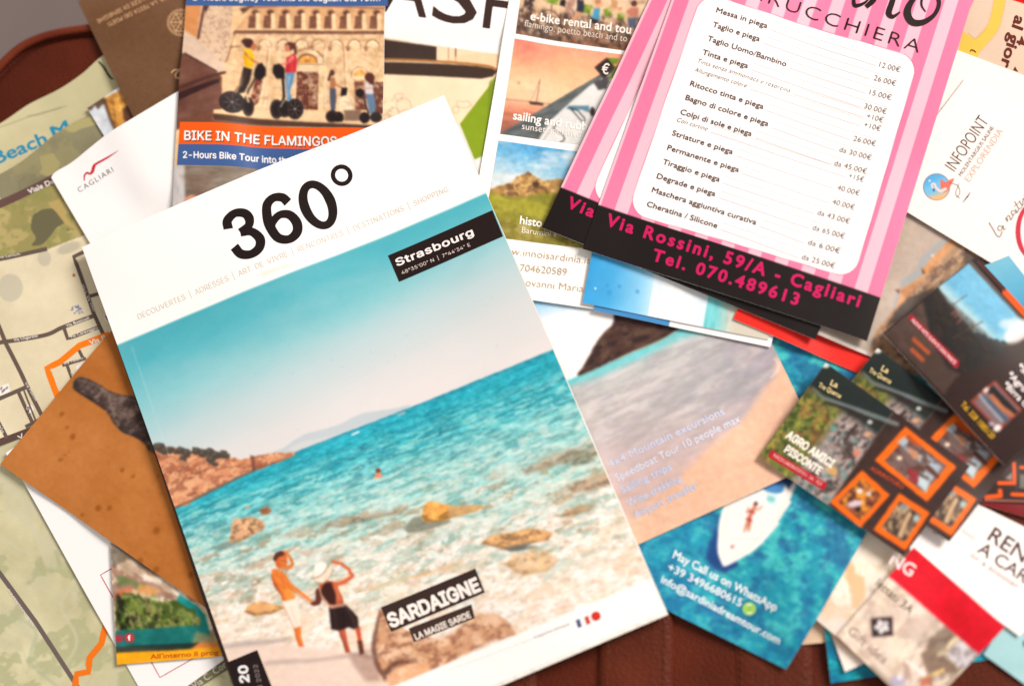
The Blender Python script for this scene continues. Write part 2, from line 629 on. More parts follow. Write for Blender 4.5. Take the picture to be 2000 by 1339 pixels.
class Paper:
    def __init__(self, name, label, cat, quad, th=0.00025, r=9, group=None, edges=None, xf=None,
                 root=None, body="sheet", mat=None, wave=0.0010, side=None, curl=None, sheet_step=9.0):
        self.quad, self.edges, self.xf = quad, edges, xf
        self.th = th
        q = np.asarray(quad, float) if xf is None else xf(np.asarray(quad, float))
        outline = self._outline()
        S = drape(HM, r)
        zg = 0.001
        for _ in range(2):
            x, y = on_plane(outline, zg)
            zg = float(np.mean(sample(S, np.clip(x, GX0, -GX0), np.clip(y, GY0, -GY0)))) + th
        self.z = zg
        x, y = on_plane(outline, zg)
        self.cx, self.cy = float(np.mean(x)), float(np.mean(y))
        if wave:
            sd = (len(name) * 7 + len(label)) % 50
            S = S + wave * fbm(GXX, GYY, 0.075, 30 * sd, 1.6, 2, sd).astype(np.float32)
        if curl is not None:
            S = S + curl(GXX, GYY, lambda p: on_plane(np.asarray(p, float), zg)).astype(np.float32)
        self.S = S
        # footprint joins the pile
        ins = np.zeros(GXX.shape, bool)
        n = len(x)
        for k in range(n):
            ax, ay, bx, by = x[k], y[k], x[(k + 1) % n], y[(k + 1) % n]
            if ay != by:
                ins ^= ((ay > GYY) != (by > GYY)) & (GXX < (bx - ax) * (GYY - ay) / (by - ay) + ax)
        HM[ins] = np.maximum(HM, S + th + 0.0001)[ins]
        self.layer = 0
        z0 = float(sample(S, np.array([np.clip(self.cx, GX0, -GX0)]), np.array([np.clip(self.cy, GY0, -GY0)]))[0])
        if root is None:
            root = bpy.data.objects.new(name, None)
            root.empty_display_size = 0.02
            COL.objects.link(root)
            root.location = (self.cx, self.cy, z0)
            tag(root, label, cat, group)
        self.root = root
        self.o = np.array(root.location)
        self._body(body, mat or PAPER, sheet_step)

    def _outline(self):
        t = np.linspace(0, 1, 25)[:-1]
        z, o = np.zeros_like(t), np.ones_like(t)
        p = np.vstack([coons(self.quad, t, z, self.edges), coons(self.quad, o, t, self.edges),
                       coons(self.quad, 1 - t, o, self.edges), coons(self.quad, z, 1 - t, self.edges)])
        return p if self.xf is None else self.xf(p)

    def to_world(self, px, lift):
        if self.xf is not None:
            px = self.xf(px)
        x, y = on_plane(px, self.z)
        z = sample(self.S, x, y) + self.th + lift
        return np.stack([x, y, z], -1)

    def _body(self, name, mat, step):
        q = np.asarray(self.quad, float)
        nu = max(4, int(max(np.hypot(*(q[1] - q[0])), np.hypot(*(q[2] - q[3]))) / step) + 1)
        nv = max(4, int(max(np.hypot(*(q[3] - q[0])), np.hypot(*(q[2] - q[1]))) / step) + 1)
        u, v = np.meshgrid(np.linspace(0, 1, nu), np.linspace(0, 1, nv))
        px = coons(self.quad, u.ravel(), v.ravel(), self.edges)
        top = self.to_world(px, 0.0)
        bot = top.copy()
        bot[:, 2] -= self.th
        f = grid_faces(nu, nv)
        n = nu * nv
        ring = list(range(nu)) + [nu * k + nu - 1 for k in range(1, nv)] + \
            list(range(n - 2, n - nu - 1, -1)) + [nu * k for k in range(nv - 2, 0, -1)]
        # rim vertices doubled so that the cut edge stays crisp
        m = len(ring)
        rt, rb = top[ring], bot[ring]
        co = np.vstack([top, bot, rt, rb])
        side = np.array([[2 * n + k, 2 * n + (k + 1) % m, 2 * n + m + (k + 1) % m, 2 * n + m + k] for k in range(m)])
        faces = np.vstack([f, f[:, ::-1] + n, side])
        make_mesh(name, co, faces, mat, self.root, self.o)

    def picture(self, name, paint, quad=None, sp=2.0, edges=None, mat=None, lift=None, label=None, photo=0.0, soft=None):
        """photo > 0: a photograph: drawn outlines wander by about that many pixels, tones get fine texture"""
        quad = self.quad if quad is None else quad
        if edges is None and quad is self.quad:
            edges = self.edges
        q = np.asarray(quad, float)
        nu = max(3, int(max(np.hypot(*(q[1] - q[0])), np.hypot(*(q[2] - q[3]))) / sp) + 1)
        nv = max(3, int(max(np.hypot(*(q[3] - q[0])), np.hypot(*(q[2] - q[1]))) / sp) + 1)
        u, v = np.meshgrid(np.linspace(0, 1, nu), np.linspace(0, 1, nv))
        px = coons(quad, u.ravel(), v.ravel(), edges)
        a = Art(px[:, 0].copy(), px[:, 1].copy())
        a.u, a.v = u.ravel(), v.ravel()
        a.x0, a.y0 = a.x, a.y
        if photo:
            X, Y = a.x0, a.y0
            a.x = X + .34 * photo * (2.6 * (vnoise(X / 7., Y / 7., 61) - .5) + 1.6 * (vnoise(X / 3., Y / 3., 63) - .5))
            a.y = Y + .34 * photo * (2.6 * (vnoise(X / 7., Y / 7., 67) - .5) + 1.6 * (vnoise(X / 3., Y / 3., 69) - .5))
        if callable(paint):
            paint(a)
        else:
            a.fill(paint)
        if photo:
            X, Y = a.x0, a.y0
            g = (fbm(X, Y, 9, 20, 1.3, 3, 71) - .5) * .09 + (fbm(X, Y, 2.6, 0, 1, 2, 73) - .5) * .07
            g = g * sstep(20, 110, a.c.max(1) - a.c.min(1) + .5 * (235 - a.c.mean(1)))     # clear skies and white paper stay clean
            k = 1 - getattr(a, "clean", np.zeros(X.size))
            a.c = a.c * (1 + g * k * min(photo, 1.0))[:, None]
            a.c[:, 0] += (fbm(X, Y, 14, 0, 1, 2, 77) - .5) * 4 * k * min(photo, 1)
            a.c[:, 2] += (fbm(X, Y, 17, 0, 1, 2, 79) - .5) * 4 * k * min(photo, 1)
        if soft is None:
            soft = (2 if photo > .6 else 1) if photo else 0
        if soft:
            c = np.clip(a.c, 0, 255).reshape(nv, nu, 3)
            for _ in range(soft):
                c = (np.concatenate([c[:1], c[:-1]], 0) + 2 * c + np.concatenate([c[1:], c[-1:]], 0)) / 4
                c = (np.concatenate([c[:, :1], c[:, :-1]], 1) + 2 * c + np.concatenate([c[:, 1:], c[:, -1:]], 1)) / 4
            a.c = c.reshape(-1, 3)
        self.layer += 1
        co = self.to_world(px, LIFT * self.layer if lift is None else lift)
        o = make_mesh(name, co, grid_faces(nu, nv), mat or GLOSSY, self.root, self.o, ink(a.c))
        if label:
            o["label"] = label
        return o

    def shapes(self, name, items, mat=None, label=None, lift=None, split=True):
        """items: list of ((verts px, faces), colour); printed lines stay one mesh each, long lists one mesh"""
        if split and 1 < len(items) <= 16:
            n = self.layer
            for k, it in enumerate(items):
                self.layer = n
                self.shapes(name, [it], mat, label, LIFT * (n + 1) + .00004 + k * .000005, False)
            return
        self.layer += 1
        V, F, C, n = [], [], [], 0
        Z = []
        for (v, f), c in items:
            Z.append(np.full(len(v), (len(Z) % 10) * 0.000004))
            V.append(v)
            F += (f + n).tolist()
            C.append(np.repeat(ink(c)[None, :], len(v), 0))
            n += len(v)
        co = self.to_world(np.vstack(V), (LIFT * self.layer + 0.00004) if lift is None else lift)
        co[:, 2] += np.concatenate(Z)
        C = np.vstack(C)
        # faces must look up
        fx = []
        for f in F:
            a, b, c = co[f[0]], co[f[1]], co[f[2]]
            fx.append(f if (b[0] - a[0]) * (c[1] - a[1]) - (b[1] - a[1]) * (c[0] - a[0]) > 0 else f[::-1])
        o = make_mesh(name, co, fx, mat or GLOSSY, self.root, self.o, C, smooth=False)
        if label:
            o["label"] = label
        return o


def T(s, p0, p1, c, cap=None, **k):
    return text_px(s, p0, p1, cap, **k), c


def R(pts, w, c, smooth=True):
    return ribbon_px(pts, w, smooth), c


def Q(p, c):
    """a flat printed four-sided field"""
    u, v = np.meshgrid(np.linspace(0, 1, 9), np.linspace(0, 1, 9))
    return (coons(p, u.ravel(), v.ravel()), grid_faces(9, 9)), c


def DISC(cx, cy, r, c):
    p = [[cx + math.cos(t) * r, cy + math.sin(t) * r] for t in np.linspace(0, 2 * math.pi, 25)[:-1]] + [[cx, cy]]
    return (np.array(p), np.array([[k, (k + 1) % 24, 24] for k in range(24)])), c

# ------------------------------------------------------------------ setting: grey surface far below, leather case on it
def noise_mat(name, c0, c1, scale, rough, bump=0.3, detail=6, bdist=0.0006, spec=0.4):
    m, nt, b = new_mat(name)
    tc = nt.nodes.new("ShaderNodeTexCoord")
    n = nt.nodes.new("ShaderNodeTexNoise")
    n.inputs["Scale"].default_value = scale
    n.inputs["Detail"].default_value = detail
    cr = nt.nodes.new("ShaderNodeValToRGB")
    cr.color_ramp.elements[0].color = (*c0, 1)
    cr.color_ramp.elements[1].color = (*c1, 1)
    cr.color_ramp.elements[0].position = .3
    cr.color_ramp.elements[1].position = .7
    v = nt.nodes.new("ShaderNodeTexVoronoi")
    v.inputs["Scale"].default_value = 620
    bp = nt.nodes.new("ShaderNodeBump")
    bp.inputs["Strength"].default_value = bump
    bp.inputs["Distance"].default_value = bdist
    nt.links.new(tc.outputs["Object"], n.inputs["Vector"])
    nt.links.new(tc.outputs["Object"], v.inputs["Vector"])
    nt.links.new(n.outputs["Fac"], cr.inputs["Fac"])
    nt.links.new(cr.outputs["Color"], b.inputs["Base Color"])
    nt.links.new(v.outputs["Distance"], bp.inputs["Height"])
    nt.links.new(bp.outputs["Normal"], b.inputs["Normal"])
    b.inputs["Roughness"].default_value = rough
    b.inputs["Specular IOR Level"].default_value = spec
    return m


LEATHER = noise_mat("leather", (.058, .0082, .0026), (.092, .0145, .0046), 28, .5, .5, spec=.12)
STRAP = noise_mat("strap_leather", (.066, .0105, .0035), (.104, .0180, .0062), 40, .48, .5, spec=.14)
RIM = noise_mat("rim_leather", (.105, .0160, .0060), (.140, .0240, .0090), 40, .45, .3, spec=.15)
THREAD = noise_mat("thread", (.085, .026, .014), (.12, .04, .024), 300, .9, spec=0)
FLOOR = noise_mat("grey_floor", (.135, .105, .100), (.175, .140, .130), 6, .8, .05)

make_mesh("floor", [(-3, -3, -.125), (3, -3, -.125), (3, 3, -.125), (-3, 3, -.125)], [[0, 1, 2, 3]], FLOOR, smooth=False)
bpy.data.objects["floor"]["kind"] = "structure"

rim_px = smooth_line([(-150, 1800), (-118, 900), (-95, 480), (-62, 265), (-34, 175), (0, 128), (38, 93), (76, 74), (114, 63.5),
                      (152, 57.5), (200, 52), (300, 44), (700, 24), (1400, -10)], 6)
rx, ry = on_plane(rim_px, 0.0)
ring = np.stack([rx, ry], 1)
ring = np.vstack([ring, [(.62, ry[-1]), (.70, ry[-1] - .08), (.70, -.55), (rx[0], -.55)]])
case = bpy.data.objects.new("leather_suitcase", None)
COL.objects.link(case)
case.location = (0, 0, -.125)
tag(case, "dark red-brown leather suitcase with piped rounded edge lying under the whole pile", "suitcase")
CO = np.array(case.location)
n = len(ring)
cen = ring.mean(0)


def inset(p, d):
    t = np.roll(p, -1, 0) - np.roll(p, 1, 0)
    t /= np.hypot(*t.T)[:, None]
    return p + np.stack([-t[:, 1], t[:, 0]], 1) * d * SIGN


area = .5 * np.sum(ring[:, 0] * np.roll(ring[:, 1], -1) - np.roll(ring[:, 0], -1) * ring[:, 1])
SIGN = 1 if area > 0 else -1
# lid: soft groove beside the piping, then the flat panel
prof = [(0.0, -.125), (0.0, -.003), (.0018, -.0030), (.0030, -.0050), (.0038, -.0050), (.0046, -.0022), (.0058, -.0005), (.0085, 0.0)]
co = []
for d, z in prof:
    q = inset(ring, d)
    co += [(*p, z) for p in q]
fs = []
for k in range(len(prof) - 1):
    for j in range(n):
        fs.append([k * n + j, k * n + (j + 1) % n, (k + 1) * n + (j + 1) % n, (k + 1) * n + j])
fs.append([(len(prof) - 1) * n + j for j in range(n)])
fs.append([j for j in range(n)][::-1])
if SIGN < 0:
    fs = [f[::-1] for f in fs]
make_mesh("lid", co, fs, LEATHER, case, CO)
# piping
co, fs, K = [], [], 12
tn = np.roll(ring, -1, 0) - np.roll(ring, 1, 0)
tn /= np.hypot(*tn.T)[:, None]
nm = np.stack([-tn[:, 1], tn[:, 0]], 1) * SIGN
for j in range(n):
    for k in range(K):
        a = 2 * math.pi * k / K
        p = ring[j] + nm[j] * math.cos(a) * .0023
        co.append((*p, -.0008 + math.sin(a) * .0023))
for j in range(n):
    for k in range(K):
        fs.append([j * K + k, ((j + 1) % n) * K + k, ((j + 1) % n) * K + (k + 1) % K, j * K + (k + 1) % K])
make_mesh("piping", co, fs if SIGN < 0 else [f[::-1] for f in fs], RIM, case, CO)

for p in polyline_at(ring[:-4], np.linspace(0, 1, 500)):
    dd = (GXX - p[0]) ** 2 + (GYY - p[1]) ** 2
    HM[dd < .0042 ** 2] = .0019


def strap(px0, px1, py0, py1, h, stitches):
    x, y = on_plane(np.array([(px0[0], py0), (px1[0], py0), (px1[1], py1), (px0[1], py1)], float), 0.0)
    q = np.stack([x, y], 1)
    nu, nv = 15, 40
    u, v = np.meshgrid(np.linspace(0, 1, nu), np.linspace(0, 1, nv))
    p = coons(q, u.ravel(), v.ravel())
    e = np.minimum(u.ravel(), 1 - u.ravel()) * np.hypot(*(q[1] - q[0]))
    z = h * np.sqrt(np.clip(1 - (1 - np.clip(e / .0022, 0, 1)) ** 2, 0, 1)) + .0002
    for s in stitches:
        z = z - .0005 * np.exp(-((u.ravel() - s) * np.hypot(*(q[1] - q[0])) / .0012) ** 2)
    o = make_mesh("strap", np.column_stack([p, z]), grid_faces(nu, nv), STRAP, case, CO)
    L = np.hypot(*(q[3] - q[0]))
    m = int(L / .0036)
    for s in stitches:
        co, fs = [], []
        for k in range(m):
            a = coons(q, np.array([s, s]), np.array([(k + .16) / m, (k + .80) / m]))
            d = (a[1] - a[0]) / np.hypot(*(a[1] - a[0]))
            nn = np.array([-d[1], d[0]]) * .00034
            b0 = len(co)
            for t, w, zz in ((0, .5, 0), (.25, 1, .0004), (.75, 1, .0004), (1, .5, 0)):
                c = a[0] + (a[1] - a[0]) * t
                for sgn, dz in ((-1, 0), (0, .00025), (1, 0)):
                    co.append((*(c + nn * sgn * w), h - .0003 + zz + dz))
            for r_ in range(3):
                for c_ in range(2):
                    fs.append([b0 + r_ * 3 + c_, b0 + r_ * 3 + c_ + 1, b0 + r_ * 3 + c_ + 4, b0 + r_ * 3 + c_ + 3])
        make_mesh("stitching", co, fs, THREAD, o, CO)
    ins = (GXX > q[:, 0].min()) & (GXX < q[:, 0].max()) & (GYY > q[:, 1].min()) & (GYY < q[:, 1].max())
    HM[ins] = np.maximum(HM[ins], h + .0004)


strap((1172, 1165), (1318, 1316), 900, 1480, .0034, (.13, .87))
strap((1436, 1438), (1580, 1590), 1000, 1480, .0016, (.07, .46, .9))
strap((900, 895), (1050, 1048), 1000, 1480, .0022, (.13, .87))

# ------------------------------------------------------------------ sheets lowest in the middle and at the bottom right
# --- papers at the bottom right, under the rest
P = Paper("paper_sheet", "beige paper sheet, only its blurred corner visible under the sea flyer at bottom right", "paper sheet",
          [(1530, 1150), (1700, 1130), (1710, 1243), (1556, 1259)], th=.0004, r=6)
P.picture("beige_print", (226, 190, 158), sp=6)


def water(a, dark=(30, 108, 150), mid=(46, 152, 176), light=(84, 200, 200), s=26, seed=3, ang=28):
    a.fill(mid)
    a.blotch(s, .55, .08, light, ang=ang, asp=1.2, seed=seed, a=.85)
    a.blotch(s * 1.2, .60, .10, dark, ang=ang, asp=1.2, seed=seed + 9, a=.85)
    a.mottle(s * .4, 12, seed=seed + 14)


P = Paper("teal_card", "teal water card peeking out on both sides of the red-banded leaflet at bottom right", "card",
          [(1605, 1200), (1926, 1155), (1940, 1286), (1622, 1333)], th=.0004, r=6)
P.picture("printed_photo", lambda a: water(a, (20, 110, 146), (22, 146, 164), (40, 176, 176), 20, 5), sp=2.2)
P = Paper("peach_sheet", "peach and white paper strip poking out over the teal card at bottom right", "paper sheet",
          [(1615, 1215), (1730, 1200), (1745, 1268), (1650, 1311)], th=.0004, r=6)


def f(a):
    a.fill((252, 226, 206))
    a.mask(sstep(-4, -22, (a.y - 1238) - (a.x - 1632) * .75 - 24), (222, 166, 124))  # tan along the upper side is shadow put into the sheet's colour
    a.mask(sstep(-30, 6, (a.y - 1238) - (a.x - 1632) * .75 - 40) * .6, (253, 240, 230))


P.picture("printed_photo", f, sp=2.5)
P = Paper("street_plan", "pale beige street plan with brown patches, between the sea flyer and the red-banded leaflet", "map",
          [(1690, 1010), (1830, 1105), (1690, 1290), (1560, 1182)], th=.0005, r=6)


def f(a):
    a.fill((248, 230, 210))
    a.mottle(50, 8, seed=3)
    a.blotch(36, .62, .1, (236, 196, 150), ang=60, asp=1.6, seed=7, a=.8, m=sstep(1060, 1120, a.y))
    a.poly([(1650, 1100), (1662, 1096), (1672, 1118), (1690, 1130), (1690, 1160), (1672, 1190), (1656, 1192), (1664, 1160), (1650, 1130)], (222, 176, 124), 8, .8, 4)
    a.line(smooth_line([(1600, 1196), (1620, 1178), (1640, 1190), (1656, 1180)]), 1.5, (190, 160, 150), 2.5, .6)
    a.line(smooth_line([(1610, 1160), (1630, 1150), (1650, 1156)]), 1.5, (200, 176, 160), 2.5, .6)
    a.mask(sstep(1140, 1210, a.y) * .3, (226, 208, 200))


P.picture("map_print", f, sp=2.4, mat=MATTE)
P = Paper("aqua_card", "pale aqua card at the lower right corner, beside the red-banded leaflet", "card",
          [(1990, 1165), (2080, 1230), (2010, 1342), (1920, 1277)], th=.0006, r=6)


def f(a):
    a.fill((168, 206, 206))
    a.mottle(50, 6, seed=3)
    a.poly([(1984, 1214), (1996, 1196), (2010, 1190), (2010, 1216)], (38, 150, 156), 3)
    a.ell(2001, 1256, 4, 6, 0, (70, 84, 96), 3)


P.picture("card_print", f, sp=2.5)

# --- flyer with the white motorboat
SEA = [(1444, 622), (1876, 726), (1535, 1306), (1120, 1100)]
P = Paper("boat_flyer", "flyer with a white motorboat seen from above on turquoise water and white contact lines", "flyer", SEA, th=.0005, r=7)


def f(a):
    x, y = a.x, a.y
    water(a, (34, 104, 146), (38, 150, 170), (80, 200, 192), 17, 3)
    a.mask(sstep(960, 1040, y) * sstep(1420, 1330, x) * .35, (30, 132, 176))
    a.mask(sstep(1180, 1300, y) * .3, (30, 140, 170))
    a.poly([(1398, 1030), (1384, 1060), (1378, 1090), (1394, 1112), (1416, 1120), (1440, 1104), (1420, 1060)], (28, 62, 122), 9, .9)
    a.poly([(1420, 985), (1440, 940), (1520, 915), (1556, 930), (1552, 950)], (36, 56, 100), 7, .9)
    hull = smooth_line([(1412, 1105), (1402, 1080), (1402, 1050), (1405, 1018), (1413, 988), (1428, 964), (1446, 948), (1480, 946), (1512, 942), (1536, 948),
                        (1538, 974), (1526, 1004), (1510, 1034), (1490, 1058), (1470, 1076), (1446, 1090), (1424, 1102), (1413, 1106)])
    a.poly(hull, (252, 240, 230), 2)
    a.line([(1552, 944), (1540, 966), (1520, 1010)], [8, 12, 10], (250, 232, 220), 2)
    a.poly([(1540, 975), (1546, 980), (1532, 1000), (1526, 996)], (246, 232, 224), 2)
    a.poly([(1516, 1016), (1522, 1022), (1508, 1038), (1504, 1030)], (246, 232, 224), 2)
    a.poly(smooth_line([(1484, 936), (1504, 932), (1530, 942), (1526, 962), (1500, 960), (1484, 950)]), (74, 136, 188), 3)
    a.poly([(1500, 934), (1526, 940), (1526, 948), (1500, 942)], (50, 100, 164), 3)
    a.poly([(1496, 962), (1520, 964), (1516, 988), (1498, 984)], (206, 232, 228), 3)
    a.ell(1505, 974, 8, 6, 20, (120, 190, 188), 3, .8)
    a.poly([(1456, 952), (1474, 946), (1484, 960), (1462, 966)], (206, 226, 222), 3, .8)
    a.line(smooth_line([(1414, 1090), (1412, 1040), (1424, 990)]), 1.5, (220, 200, 190), 2, .7)
    a.line(smooth_line([(1424, 1094), (1470, 1062), (1506, 1010)]), 1.5, (222, 204, 196), 2, .7)
    a.line([(1424, 1050), (1480, 1052)], 1.4, (206, 186, 176), 2, .6)
    a.line([(1474, 988), (1468, 1000), (1463, 1012), (1458, 1026), (1453, 1038)], [6, 8.5, 8, 6, 3], (206, 128, 96), 2.5)
    a.line([(1465, 1010), (1464, 1024), (1462, 1036)], [6, 5, 3], (190, 112, 84), 2.5)
    a.line([(1470, 994), (1482, 994), (1488, 988)], [3.5, 3, 2.5], (206, 128, 96), 2.5)
    a.line([(1466, 996), (1458, 1000), (1462, 990)], [3.5, 3, 2.5], (206, 128, 96), 2.5)
    a.ell(1476, 983, 4, 4.5, 20, (92, 54, 44), 2.5)
    a.line([(1465, 997), (1473, 1001)], 3.5, (190, 40, 48), 2.5)
    a.line([(1459, 1013), (1467, 1016)], 4, (190, 40, 48), 2.5)
    a.ell(1430, 1067, 2.5, 4, 30, (222, 90, 80), 2)


P.picture("printed_photo", f, sp=1.9, photo=.8, soft=2)
WT = (226, 234, 236)
P.shapes("lettering", [T("May Call us on WhatsApp", (1313, 1088), (1514, 1193), WT, 16, bold=.024, up=(.36, -.93)),
                       T("+39 3496680615", (1303, 1112), (1446, 1184), WT, 15, bold=.018, up=(.36, -.93)),
                       T("info@sardiniadreamtour.com", (1290, 1136), (1520, 1257), WT, 15, bold=.020, up=(.36, -.93)),
                       DISC(1463, 1188, 13, (160, 206, 96)), DISC(1463, 1188, 9.5, (238, 244, 220)), DISC(1463, 1188, 7, (150, 200, 84))])

# --- beach flyer
P = Paper("beach_flyer", "flyer with a lilac shallow sea, pink sand and a pale printed list of services", "flyer",
          [(905, 580), (1370, 384), (1616, 896), (1152, 1106)], th=.0005, r=8)


def f(a):
    x, y = a.x, a.y
    a.grad((1140, 700), (1260, 1010), [(0, (178, 206, 204)), (.12, (200, 200, 194)), (.45, (202, 186, 182)), (.75, (206, 178, 172)), (1, (216, 178, 158))])
    a.mask(sstep(1330, 1500, x) * sstep(900, 700, y), (172, 158, 164))
    a.mottle(90, 8, ang=-20, asp=2, seed=3)
    a.blotch(60, .60, .14, (160, 158, 158), ang=-28, asp=2.4, seed=6, a=.6, m=sstep(900, 760, y))
    a.blotch(24, .62, .1, (228, 212, 204), ang=-24, asp=3, seed=9, a=.5, m=sstep(960, 800, y))
    a.mottle(7, 7, ang=-24, asp=3, seed=12)
    a.blotch(9, .60, .05, (226, 214, 208), ang=-30, asp=7, seed=61, a=.45, m=sstep(1400, 1200, x) * sstep(930, 800, y))
    a.blotch(8, .60, .05, (160, 150, 152), ang=-24, asp=8, seed=64, a=.4, m=sstep(930, 800, y))
    # sand
    sand = smooth_line([(1522, 690), (1514, 716), (1512, 736), (1494, 756), (1468, 796), (1444, 826), (1420, 846), (1396, 864), (1368, 890), (1330, 930),
                        (1290, 968), (1254, 1000), (1230, 1030), (1225, 1100), (1640, 1000), (1640, 690)], 6)
    a.poly(sand, (236, 186, 154), 16)
    i, m = a.cover(sand, 12)
    g = np.zeros(x.size); g[i] = m
    a.mottle(60, 8, ang=-25, asp=2, seed=21, m=g)
    a.mottle(6, 4, seed=23, m=g)
    a.ell(1356, 984, 8, 10, 0, (226, 170, 134), 6, .5)
    a.line(smooth_line([(1514, 700), (1521, 712), (1519, 722), (1511, 732), (1507, 737)]), 2.6, (246, 232, 226), 2.4, .9)
    a.line(smooth_line([(1474, 676), (1470, 690), (1462, 706), (1452, 712)]), 3, (206, 180, 172), 4, .8)
    # water edge, sky and headland
    sky = [(880, 360), (1400, 360), (1540, 560), (1340, 634), (1240, 684), (1126, 734), (1090, 750), (960, 810)]
    a.poly([(960, 826), (1112, 752), (1160, 738), (1250, 700), (1330, 660), (1420, 640), (1420, 600), (960, 760)], (122, 206, 206), 16, .95)
    a.poly([(1108, 752), (1150, 726), (1260, 680), (1340, 640), (1340, 622), (1100, 732)], (98, 204, 206), 6, .9)
    a.poly(sky, (250, 242, 236), 2)
    i, m = a.cover(sky, 2)
    g = np.zeros(x.size); g[i] = m
    a.mask(g * sstep(640, 585, y + (x - 1045) * .18), (158, 208, 236))
    a.blotch(40, .6, .15, (252, 246, 242), ang=-20, asp=2, seed=33, a=.8, m=g)
    head = smooth_line([(1200, 612), (1196, 632), (1182, 646), (1170, 660), (1160, 676), (1150, 696), (1138, 716), (1128, 732), (1160, 720), (1206, 698),
                        (1248, 680), (1286, 664), (1322, 642), (1344, 620), (1300, 600), (1240, 590)], 5)
    a.poly(head, (76, 52, 46), 2.4)
    i, m = a.cover(head, 4)
    g = np.zeros(x.size); g[i] = m
    a.blotch(12, .58, .08, (104, 76, 60), ang=-20, asp=2, seed=37, a=.8, m=g)
    a.blotch(10, .68, .05, (50, 34, 34), ang=-20, asp=2, seed=39, a=.8, m=g)
    a.line(smooth_line([(1206, 700), (1240, 684), (1290, 664), (1326, 642)]), 2.2, (206, 160, 128), 2.4, .8)
    a.line(smooth_line([(1130, 734), (1160, 722), (1210, 698)]), 1.6, (150, 110, 92), 2, .7)


P.picture("printed_photo", f, sp=1.9, photo=.8, soft=2)
PL, PW = (182, 184, 204), (228, 218, 220)
its = []
for s, p0, p1 in (("4x4 Mountain excursions", (1192, 914), (1416, 809)), ("Speedboat Tour 10 people max", (1206, 941), (1447, 823)),
                  ("Sailing trips", (1216, 965), (1313, 917)), ("Wine trekking", (1228, 991), (1333, 940)), ("Airport transfer", (1242, 1014), (1364, 953))):
    its.append(T(s, p0, p1, PL, 15.5, bold=.03))
P.shapes("lettering_outline", its)
its = [(text_px(s, p0, p1, 15, bold=.004), c) for s, p0, p1, c in
       (("4x4 Mountain excursions", (1192, 914), (1416, 809), (214, 208, 220)), ("Speedboat Tour 10 people max", (1206, 941), (1447, 823), PW),
        ("Sailing trips", (1216, 965), (1313, 917), (206, 204, 220)), ("Wine trekking", (1228, 991), (1333, 940), (206, 204, 220)),
        ("Airport transfer", (1242, 1014), (1364, 953), (206, 202, 218)))]
P.shapes("lettering", its)

# ------------------------------------------------------------------ left side of the pile
INKK = (38, 24, 20)                                     # black print
WHT = (252, 246, 240)

# --- lower map sheet
P = Paper("city_map", "pale olive city map sheet with a zigzag orange road, lower left", "map",
          [(-190, 850), (300, 720), (560, 1330), (60, 1560)], th=.0003, r=6)


def f(a):
    a.fill((210, 200, 158))
    a.mottle(160, 16, seed=3)
    a.mottle(22, 7, seed=4)
    a.blotch(70, .62, .05, (204, 196, 160), ang=35, asp=2.2, seed=8, a=.75)
    a.blotch(46, .66, .03, (172, 172, 128), ang=-30, asp=1.6, seed=12, a=.6)
    a.blotch(90, .70, .02, (208, 201, 168), ang=70, asp=4, seed=22, a=.6)
    a.line(smooth_line([(0, 1050), (60, 1080), (110, 1070), (150, 1120), (120, 1180), (150, 1250), (120, 1310)]), 6, (206, 199, 165), 4, .7)
    a.line(smooth_line([(20, 1200), (70, 1230), (60, 1290), (110, 1339)]), 7, (180, 185, 150), 5, .6)
    a.line(smooth_line([(100, 960), (130, 1030), (160, 1090), (150, 1150)]), 5, (200, 196, 166), 5, .7)


P.picture("map_print", f, sp=2.6, mat=MATTE)
P.shapes("road_print", [R([(-20, 1094), (0, 1119), (70, 1214), (142, 1325), (170, 1370)], 9, (112, 98, 92), False),
                        R([(210, 1212), (205, 1226), (198, 1256), (175, 1284), (173, 1311), (150, 1315), (146, 1345)], 12.5, (242, 120, 28), False),
                        R([(350, 1352), (450, 1290)], 24, (118, 112, 84), False)], MATTE)
P.shapes("street_names", [T("Via Boscherini", (68, 1221), (18, 1149), (226, 214, 198), 6, bold=.012),
                          T("Via C. Cor", (380, 1345), (444, 1300), (214, 204, 178), 13)], MATTE)

# --- beach map: title panel underneath, map panel folded over it
top = smooth_line([(-130, 330), (-40, 267), (0, 244), (46, 211), (66, 199), (118, 173), (161, 144), (194, 116), (230, 95), (330, 60)], 5)
P = Paper("beach_map", "folded green and beige street map with blue title letters, upper left", "map",
          [(-130, 330), (330, 60), (420, 420), (-130, 520)], th=.0003, r=6, edges={"top": top}, body="title_panel", wave=.0016)


def f(a):
    a.fill((204, 192, 150))
    a.mottle(120, 10, seed=5)
    a.blotch(100, .68, .12, (190, 184, 140), seed=15, a=.5)
    a.line(smooth_line([(-60, 268), (0, 250), (54, 229), (76, 224), (130, 207)]), 1.4, (120, 110, 84), 2, .55)
    a.line(smooth_line([(54, 227), (76, 222), (120, 210)]), 1.8, (80, 70, 52), 2, .35)


P.picture("title_print", f, sp=2.6, mat=MATTE)
P.shapes("title_lettering", [T("Beach", (-6, 322), (94, 279), (44, 140, 172), 25, bold=.018),
                             T("M", (106, 271), (139, 256), (44, 140, 172), 24, bold=.02),
                             R([(193, 121), (203, 132), (210, 144), (216, 152), (221, 155)], [3, 4.5, 4.5, 4, 3], (58, 50, 46))], MATTE)
root_map = P.root
top = smooth_line([(-150, 430), (-40, 365), (0, 343), (40, 318), (76, 289), (104, 266), (130, 249), (152, 236), (190, 222), (300, 180)], 5)
P = Paper("beach_map", "", "map", [(-150, 430), (300, 180), (520, 700), (-170, 920)], th=.0003, r=5, edges={"top": top},
          root=root_map, body="map_panel", wave=.0012)


